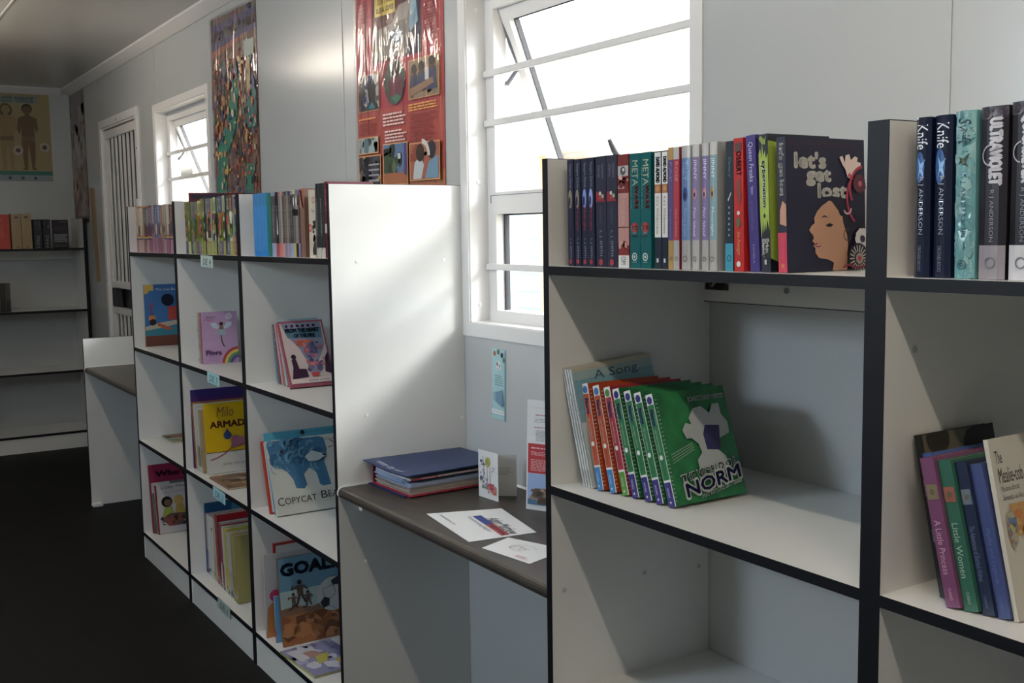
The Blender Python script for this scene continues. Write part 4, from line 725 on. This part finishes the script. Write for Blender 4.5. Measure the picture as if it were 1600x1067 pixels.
poster('poster', 'tall collage poster of library scenes with a yellow title, beside the far window', -3.606, 1.556, .578, .796, '#7a5040', artA, lami=True, tilt=1.2)
def artB(k):
    k.box(0, 0, 1, 1, '#bc3448'); k.box(0, 0, 1, .3, '#c8504a'); k.box(0, 0, 1, .06, '#cc744a')
    k.line([(.965, .0), (.96, 1)], .008, '#d0883c')
    k.box(.21, .47, .77, .92, '#6c2a34'); k.box(.58, .47, .77, .92, '#35304e'); k.poly([(.60, .6), (.64, .68), (.72, .66), (.74, .58), (.66, .55)], '#8fb4c8'); k.disc(.68, .74, .055, '#4c342c')
    k.poly([(.22, .48), (.22, .59), (.46, .6), (.5, .64), (.66, .645), (.62, .48)], '#8f857c'); k.poly([(.46, .6), (.53, .655), (.68, .66), (.62, .6)], '#aca298'); k.disc(.5, .55, .08, '#44627c', sy=.5); k.disc(.5, .545, .04, '#a8b8c4', sy=.5)
    k.poly([(.25, .64), (.49, .635), (.49, .72), (.25, .72)], '#e6c62c'); k.text("DON'T MAKE", '#3c3420', .29, .68, .46, .70, bold=.01); k.text('ILLEGAL COPIES!', '#3c3420', .275, .65, .475, .668, bold=.01); k.text('WARNING', '#c03c28', .29, .705, .46, .715, bold=.01)
    k.lines('#84202c', .80, .52, .94, .66, 13, .4, .3, 4); k.lines('#d8983c', .80, .69, .94, .72, 2, .5, .2, 6); k.lines('#c8783c', .04, .56, .17, .6, 4, .4, .3, 8); k.lines('#8a2430', .04, .62, .18, .8, 12, .3, .3, 9)
    def photo(u0, v0, u1, v1, cs, seed, n=22, bgc='#4a4450'):
        k.box(u0-.008, v0-.004, u1+.008, v1+.004, '#d8a060'); k.box(u0, v0, u1, v1, bgc); k.blobs(cs, u0, v0, u1, v1, n, (u1-u0)*.16, seed, 1.2)
    photo(.03, .305, .285, .435, ['#2c3c84', '#b8b4b0', '#1f2438', '#34548c', '#d0ccc8', '#2c2c38'], 3, 26, '#5c5c68'); k.disc(.2, .37, .05, '#1c1c28', 10, 1.5); k.poly([(.15, .31), (.2, .335), (.24, .31)], '#2c9c94')
    k.disc(.475, .39, .12, '#4c6058', 20, 1.0); k.poly([(.4, .34), (.42, .4), (.48, .42), (.56, .4), (.57, .34)], '#7a2c48'); k.poly([(.44, .33), (.5, .345), (.54, .33), (.5, .315)], '#3c8c6c'); k.disc(.49, .425, .04, '#6c4434'); k.disc(.49, .435, .045, '#2c201c')
    photo(.645, .315, .955, .445, ['#a8886c', '#8c6c54', '#94806c'], 7, 10, '#a4845f')
    for u, q in ((.70, .41), (.78, .415), (.89, .425)): k.poly([(u-.05, .335), (u+.05, .335), (u+.035, q-.015), (u-.035, q-.015)], '#26345c'); k.disc(u, q, .032, '#4c3024', 9); k.disc(u, q+.006, .032, '#1c1618', 9, .7)
    k.poly([(.66, .35), (.9, .375), (.91, .355), (.66, .32)], '#8a6448'); k.box(.82, .37, .86, .41, '#c8c4c0')
    k.lines('#f0d4c8', .34, .235, .61, .285, 4, .5, .2, 12); k.lines('#f0d4c8', .36, .175, .61, .222, 4, .5, .2, 13)
    k.lines('#e8a43c', .64, .272, .95, .30, 3, .55, .25, 14); k.lines('#84302c', .65, .165, .95, .265, 12, .42, .35, 15); k.lines('#e09a40', .04, .27, .26, .283, 1, .5, .1, 16); k.lines('#84302c', .04, .215, .27, .262, 6, .4, .2, 17)
    photo(.035, .145, .275, .20, ['#5c7880', '#98aca8', '#8c9c98', '#3c4448'], 18, 12, '#9cb0b0')
    photo(.035, .02, .30, .13, ['#2c2c34', '#4a4a54', '#5a5a64', '#b88c4c', '#1c1c24'], 20, 24, '#34343c')
    for v in (.035, .055, .075, .095): k.box(.16, v, .29, v+.007, '#9a9aa4')
    photo(.35, .02, .62, .165, ['#3c5038', '#2c3c30', '#5c6c4c', '#243028'], 22, 22, '#5878a0'); k.box(.35, .02, .62, .06, '#a8623c'); k.box(.59, .05, .62, .163, '#4c3c84'); k.box(.52, .11, .55, .13, '#c8c8b8')
    photo(.66, .03, .965, .155, ['#a8503c', '#8c4030', '#a86a4c'], 24, 12, '#a85c44'); k.poly([(.69, .032), (.71, .09), (.77, .11), (.81, .08), (.78, .032)], '#b8c4c8'); k.disc(.77, .122, .045, '#3c2c28'); k.disc(.89, .13, .045, '#2c3038'); k.poly([(.82, .032), (.86, .09), (.96, .11), (.96, .032)], '#6c94b0'); k.arc(.79, .11, .06, .085, 0, 90, '#d0c8c0')
poster('poster', 'red information poster with photographs and a yellow warning box, beside the big window', -2.084, 1.548, .588, .84, '#b8283c', artB, lami=True, tilt=.8)
def artC(k):
    k.box(0, .9, 1, 1, '#84747c'); k.box(0, 0, 1, .05, '#5c4038'); k.blobs(['#9c8c94', '#84747c', '#a89ca0', '#84947e', '#ac9894', '#7c7078'], 0, .3, 1, .9, 90, .13, 3, 1.6); k.blobs(['#a8885c', '#8c6458', '#b09470', '#7c5c54', '#9a7c74'], 0, .05, 1, .4, 60, .12, 5, 1.5)
poster('poster', 'long faded brown and mauve poster in the far corner', -6.80, 1.512, .47, .865, '#94868c', artC, tilt=0)
def artD(k):
    k.box(0, 0, 1, 1, '#a3905c'); k.box(0, 0, 1, .07, '#8c9aa0'); k.box(0, .07, 1, .115, '#1f7c6c'); k.box(.1, .885, .91, .965, '#8a9a90'); k.text('LEARNING ABOUT THE BODY', '#d8d8c8', .14, .925, .88, .955, bold=.01); k.text('parts of the human body', '#c8ccc0', .18, .893, .88, .913, bold=.01)
    def child(u, c, hair, long=False):
        q = .68; X = lambda d: u+d*q
        if long: k.disc(u, .80, .052, hair, 12, 1.1)
        k.disc(u, .825, .042, hair, 12); k.disc(u, .81, .036, c, 12)
        k.poly([(X(a_), b_) for a_, b_ in [(-.025, .78), (-.025, .75), (-.11, .72), (-.125, .59), (-.10, .53), (-.08, .57), (-.07, .62), (-.08, .46), (-.075, .31), (-.06, .16), (-.085, .13), (-.02, .13), (-.012, .31), (0, .43), (.012, .31), (.03, .13), (.085, .135), (.06, .16), (.075, .31), (.08, .46), (.07, .60), (.09, .6), (.08, .545), (.12, .59), (.11, .72), (.025, .75), (.025, .78)]], c)
        k.box(X(-.078), .46, X(.078), .51, '#7a5c38', 1)
    child(.655, '#9a7c48', '#5c4828', True); child(.82, '#70502f', '#28201c')
    child(.3, '#8c6c40', '#4c3820')
    for u, v in ((.4, .36), (.55, .36), (.735, .35), (.945, .39)): k.disc(u, v, .04, '#b8a898', 14, 1.0); k.disc(u, v, .02, '#5c4038', 8, 1.0)
    for i in range(6): k.disc(.36+.1*i, .035, .014, '#4c4c54', 8)
poster('poster', 'yellow poster of two standing child figures on the far wall', -.53, 1.80, .80, .59, '#b09238', artD, face='x')
# timber strip on the wall by the gate
tag(MB().prism([(-6.271, 1.737), (-6.139, 1.725), (-6.092, 1.130), (-6.20, 1.118)], 'y', YW-.004, YW-.0005).obj('paper_strip', mat('tan_card', '#a8906c', .7, mottle=(8, '#9a8260', (1, 1, .2)))), 'tan card strip hanging on the wall left of the barred gate', 'strip')
# bookmark on the wall above the desk
e = empty('bookmark', (-1.263, YW-.0006, .903), (0, R(1.2), 0), label='pale blue bookmark stuck to the wall above the blue ring binder', cat='bookmark')
MB().box(0, .068, -.0008, 0, 0, .193).obj('card', mat('bookmark_card', '#a9cfd2', .5), e)
k = Ink(.068, .193)
for u, v, c in ((.2, .93, '#b86a4c'), (.48, .96, '#5c6a4c'), (.75, .92, '#26304c'), (.9, .855, '#4c7c70')): k.disc(u, v, .1, c, 8, 1.1)
k.disc(.5, .765, .2, '#e2e6e6', 14); k.poly([(.36, .8), (.46, .82), (.44, .76), (.38, .76)], '#34303c'); k.poly([(.52, .79), (.6, .78), (.62, .74), (.55, .75)], '#8c2c3c'); k.poly([(.44, .73), (.52, .735), (.5, .71)], '#8c2c3c')
k.lines('#5c8488', .24, .49, .86, .65, 5, .3, .3, 3); k.poly([(.1, .28), (.1, .38), (.45, .4), (.82, .44), (.78, .2), (.5, .22)], '#6f97b0'); k.poly([(.1, .28), (.1, .38), (.3, .39), (.3, .26)], '#8fb0c0'); k.poly([(.5, .22), (.8, .19), (.9, .22), (.84, .44), (.78, .2)], '#4c7890'); k.box(.02, .08, .96, .14, '#e4e8e8'); k.text('www.library.info', '#4c5c64', .14, .1, .88, .122)
k.box(.955, .0, .99, .99, '#6c8c94', 1); k.put('print', e, lambda u, v, o_: (u, -.0008-o_, v), INKM)
# photo scrap tucked behind the top shelf
e = empty('photo_scrap', (-.402, DP-.0182, 1.287), label='small dark photograph scrap on the rail under the top shelf', cat='photo')
MB().box(0, .066, -.0008, 0, 0, .042).obj('sheet', mat('scrap_paper', '#4a3c40', .5), e)
k = Ink(.066, .042); k.blobs(['#2c2428', '#8c7c7c', '#5c4c50', '#b0a0a0', '#1c181c'], 0, 0, 1, 1, 18, .2, 3); k.arc(.7, -.2, .4, .5, 40, 150, '#a89890'); k.put('print', e, lambda u, v, o_: (u, -.0008-o_, v), INKM)

# ================================================================= THINGS ON THE DESK
ZD = .7354+.0004
e = empty('ring_binder', (-1.392, .100, ZD), (0, 0, R(2)), label='thick navy ring binder stuffed with papers lying on the dark desk', cat='binder')
NAVY = mat('navy_binder_board', '#1c2f5c', .4, .5, bump=(300, .1, .0004)); RED = mat('red_binder_lining', '#9c1f34', .45)
BW, BD = .205, .275
MB().box(-.012, BW-.02, -.012, BD, 0, .0028).obj('bottom_board', NAVY, e); MB().box(-.002, BW, -.004, BD, .0029, .0055).obj('lining', RED, e)
MB().box(-.004, -.001, -.002, BD, .0055, .056).obj('spine', RED, e)
# warped top board
mb = MB(); nx, ny = 8, 8
def zt(a, b): return .062+.006*(1-a)*(1-b)-.012*max(0, a-.15)**1.0*(1-b)*math.sin(min(1, a*1.2)*math.pi)*1.2+.002*b
pts = {}
for lay in (0, 1):
    for i in range(nx+1):
        for j in range(ny+1):
            a, b = i/nx, j/ny; pts[lay, i, j] = len(mb.v); mb.v.append((-.012+(BW+.022)*a, -.026+.006*a+(BD+.03)*b, zt(a, b)-(.0028 if lay == 0 else 0)))
for i in range(nx):
    for j in range(ny):
        for lay in (0, 1): mb.f.append((pts[lay, i, j], pts[lay, i+1, j], pts[lay, i+1, j+1], pts[lay, i, j+1]))
for i in range(nx):
    for j in (0, ny): mb.f.append((pts[0, i, j], pts[0, i+1, j], pts[1, i+1, j], pts[1, i, j]))
for j in range(ny):
    for i in (0, nx): mb.f.append((pts[0, i, j], pts[0, i, j+1], pts[1, i, j+1], pts[1, i, j]))
tb = mb.obj('top_board', NAVY, e)
SHB = mat('bluish_file_paper', '#a9b6cf', .7, mottle=(120, '#93a2c0', (.1, .1, 3))); SHG = mat('grey_file_paper', '#8e8b8a', .7, mottle=(300, '#7a7674', (.05, .05, 3))); SHT = mat('buff_file_paper', '#b3a498', .7, mottle=(300, '#9a8a80', (.05, .05, 3)))
r = random.Random(3)
z = .0056
for i in range(9):
    h = .0022+.001*r.random(); mt = SHT if i < 4 else (SHG if i < 6 else SHB); MB().box(.006+.004*r.random(), BW-.006-.006*r.random(), -.004+.01*r.random(), BD-.01, z, z+h).obj('file_pages', mt, e); z += h+.0004
for i in range(5):
    h = .003; MB().prism([(.01, z), (.05, z+.002*r.random()), (.12, z), (.16+.02*r.random(), z-.0005), (.16, z+h), (.10, z+h+.0015), (.05, z+h+.003), (.01, z+h)], 'y', -.006+.012*r.random(), .2).obj('file_pages', SHB, e); z += h+.0012
MB().box(.03, BW-.004, .0, BD-.006, .044, .0485).obj('booklet', mat('booklet_paper', '#d0cfd0', .5), e)
k = Ink(BD-.006, .0045); k.box(0, 0, .3, 1, '#b8243c'); k.lines('#d8b0b4', .12, .15, .28, .85, 1, .8, .1, 5); k.lines('#b85868', .32, .2, .95, .8, 2, .4, .3, 8); k.put('label_print', e, lambda u, v, o_: (BW-.004+o_, u, .044+v))
k = Ink(.15, .022); k.box(0, .42, .36, .72, '#9aa2b4'); k.lines('#9aa2b4', .04, .1, .34, .34, 1, .8, .1, 3); k.disc(.47, .5, .06, '#a9afbe', 14, r0=.04); k.disc(.53, .5, .05, '#a9afbe', 14, r0=.03); k.box(.64, .3, 1, .6, '#9aa2b4')
k.put('logo_print', e, lambda u, v, o_: (.025+u, -.012+v, zt((.037+u)/(BW+.022), (.014+v)/(BD+.03))+.0004+o_), INKM)

e = empty('greeting_card', (-1.112, .262, ZD), (0, 0, 0), label='standing greeting card with painted plum blossom on the front', cat='card')
CARD = mat('white_card', '#dadbdc', .6); CARDI = mat('card_inside', '#b9bab8', .6)
def leaf(name, p0, p1, h, mt, curve=0, n=6):
    mb = MB(); a = Vector(p0); b = Vector(p1); d = (b-a).normalized(); nn = Vector((-d.y, d.x)); 
    for i in range(n+1):
        s = i/n; q = a.lerp(b, s)+nn*curve*math.sin(s*math.pi); mb.v += [(q.x, q.y, 0), (q.x, q.y, h), (q.x+nn.x*.0006, q.y+nn.y*.0006, h), (q.x+nn.x*.0006, q.y+nn.y*.0006, 0)]
        if i:
            o_ = 4*(i-1)
            for j in range(4): mb.f.append((o_+j, o_+(j+1) % 4, o_+4+(j+1) % 4, o_+4+j))
    mb.f += [(0, 1, 2, 3), tuple(4*n+j for j in range(4))]
    o = mb.obj(name, mt, e); return a, b, d, nn
a, b, d_, nn = leaf('front_leaf', (0, 0), (.085, .006), .122, CARD)
k = Ink(.0852, .122)
for p in (((.45, .2), (.46, .5), (.44, .75)), ((.2, .3), (.3, .55), (.25, .88)), ((.5, .2), (.62, .4), (.58, .6))): k.line(list(p), .016, '#4c4454')
k.disc(.48, .77, .13, '#a8a444', 10, 1.2); k.disc(.46, .78, .07, '#8c9438', 8); k.blobs(['#7c70a4', '#a49cc0', '#5c547c'], .08, .2, .35, .8, 22, .05, 3); k.blobs(['#c05050', '#d07868', '#b84468', '#c8a048'], .5, .12, .92, .34, 26, .08, 5); k.blobs(['#b0b45c', '#9c8cb4', '#788c5c'], .2, .2, .5, .45, 16, .06, 7); k.blobs(['#a4a8b0', '#b4acc4'], .6, .5, .85, .7, 6, .05, 8)
k.put('painting', e, lambda u, v, o_: (u*d_.x+o_*d_.y, u*d_.y-o_*d_.x, v), INKM)
a, b, d2, nn2 = leaf('back_leaf', (0, .001), (.062, .076), .108, CARDI)
k = Ink(.097, .108); k.lines('#7c7c80', .5, .52, .9, .72, 4, .3, .4, 5); k.put('writing', e, lambda u, v, o_: (u*d2.x+o_*d2.y, .001+u*d2.y-o_*d2.x, v), INKM)

e = empty('brochure', (-.932, .288, ZD), (R(-3), 0, R(26)), label='tall narrow brochure standing on the desk, red panel and a child photograph', cat='brochure')
MB().box(0, .105, 0, .0008, 0, .268).obj('front_sheet', CARD, e)
MB().prism([(.001, .0008), (.104, .0008), (.104, .03), (.1034, .03), (.1034, .0016), (.001, .0016)], 'z', 0, .262).obj('back_sheet', CARDI, e)
k = Ink(.105, .268)
k.line([(.05, .935), (.98, .93)], .004, '#9a9aa0'); k.lines('#b87078', .22, .86, .95, .885, 1, .4, .1, 2); k.lines('#8a8a90', .2, .80, .95, .84, 3, .35, .1, 3); k.lines('#b87078', .2, .75, .95, .77, 1, .4, .1, 4); k.lines('#8a8a90', .24, .63, .95, .735, 9, .35, .15, 5)
k.box(.04, .335, .97, .605, '#b81f2c'); k.lines('#e8c8c8', .12, .56, .9, .58, 1, .5, .1, 6); k.lines('#e0b0b4', .12, .5, .9, .54, 3, .4, .1, 7); k.lines('#e0b0b4', .12, .36, .9, .47, 8, .4, .1, 9)
k.box(.04, .05, .97, .332, '#8ca8d8'); k.poly([(.06, .06), (.1, .12), (.3, .2), (.62, .21), (.97, .16), (.97, .06)], '#8a7460'); k.blobs(['#a08c74', '#6c5444', '#5c4a40'], .1, .11, .9, .2, 16, .09, 3); k.disc(.72, .235, .17, '#241a18', 14); k.disc(.74, .215, .13, '#5c3a2c', 12); k.poly([(.06, .05), (.06, .1), (.4, .09), (.5, .05)], '#3c6c90'); k.poly([(.3, .06), (.34, .11), (.6, .13), (.95, .11), (.95, .05)], '#4c342c'); k.disc(.68, .222, .015, '#140c0c', 6); k.disc(.8, .222, .015, '#140c0c', 6)
k.put('print', e, lambda u, v, o_: (u, -o_, v), INK)

def sheet(lab, P, art, name='leaflet'):
    cx = sum(p[0] for p in P)/4; cy = sum(p[1] for p in P)/4
    e = empty(name, (cx, cy, ZD), label=lab, cat='leaflet'); Q = [(p[0]-cx, p[1]-cy) for p in P]
    MB().prism(Q, 'z', 0, .0007).obj('paper', CARD, e)
    A, B_, C_, D_ = [Vector(q) for q in Q]        # bottom-left, bottom-right, top-right, top-left in reading direction
    def fn(u, v, o_): p = A.lerp(B_, u).lerp(D_.lerp(C_, u), v); return (p.x, p.y, .0007+o_)
    k = Ink(1, 1); art(k); k.put('print', e, fn, INKM); return e
def am(k):
    k.text('Adam Matthew', '#2c2a34', .34, .62, .96, .80, shear=.3); k.box(.22, .50, .56, .62, '#2c3f8c'); k.box(.56, .50, .96, .62, '#a82434'); k.text('EDUCATION', '#e0c8cc', .6, .53, .93, .59, bold=.02); k.text('Transforming English', '#6c6c78', .22, .40, .80, .47); k.text('www.amatthew.com', '#6c6c78', .08, .12, .46, .17)
sheet('white leaflet with a blue and red title bar lying on the desk', [(-1.030, .066), (-.766, .030), (-.744, .192), (-.968, .240)], am)
def scrib(k): k.arc(.5, .55, .2, .21, 20, 300, '#b8a0a4'); k.arc(.42, .5, .12, .13, 0, 250, '#a07880'); k.line([(.3, .4), (.45, .62), (.5, .4), (.6, .6)], .008, '#a07880'); k.lines('#c86874', .62, .08, .92, .2, 3, .35, .4, 4)
sheet('small cream card with a faint line drawing at the desk edge by the black panel', [(-.712, .030), (-.560, .052), (-.596, .172), (-.745, .118)], scrib)

# ================================================================= OUTSIDE
GROUND = mat('pale_sand', '#c8bca4', .9, mottle=(2, '#b8ab92'))
struct(box('ground', GROUND, -40, 30, YW+.12, 40, -.5, -.3))
CRM = mat('cream_render', '#e6dfcf', .8); ORG = mat('orange_paint', '#dcb48c', .7); TUR = mat('turquoise_paint', '#b4dde2', .6)
e = empty('building', (-7.5, 4.2, -.3), label='pale classroom block with orange trim outside the large window', cat='building')
MB().box(-.6, 6.4, 0, 3, 0, 2.35).obj('wall', CRM, e); MB().prism([(-.3, 2.35), (3.3, 2.35), (3.3, 2.45), (1.5, 2.9), (-.3, 2.45)], 'x', -.9, 6.7).obj('roof', mat('pale_roof_sheet', '#d8d8d8', .5), e)
MB().box(.95, 1.22, -.05, 0, .3, 2.45).obj('post', ORG, e); MB().box(1.22, 1.6, -.04, 0, 2.05, 2.3).obj('fascia', ORG, e)
for i in range(10): MB().box(.45, .95, -.05, 0, .45+.15*i, .57+.15*i).obj('slat', TUR, e)
e = empty('building', (-20, 4.4, -.3), label='orange-trimmed low building beyond the far window', cat='building')
MB().box(-1.5, 5, 0, 4, 0, 2.7).obj('wall', CRM, e); MB().box(2.6, 4.2, -.06, 0, 2.72, 2.9).obj('fascia', ORG, e); MB().prism([(-.3, 2.9), (4.3, 2.9), (2, 3.2)], 'x', -1.8, 5.3).obj('roof', mat('pale_roof_sheet', '#d8d8d8', .5), e)
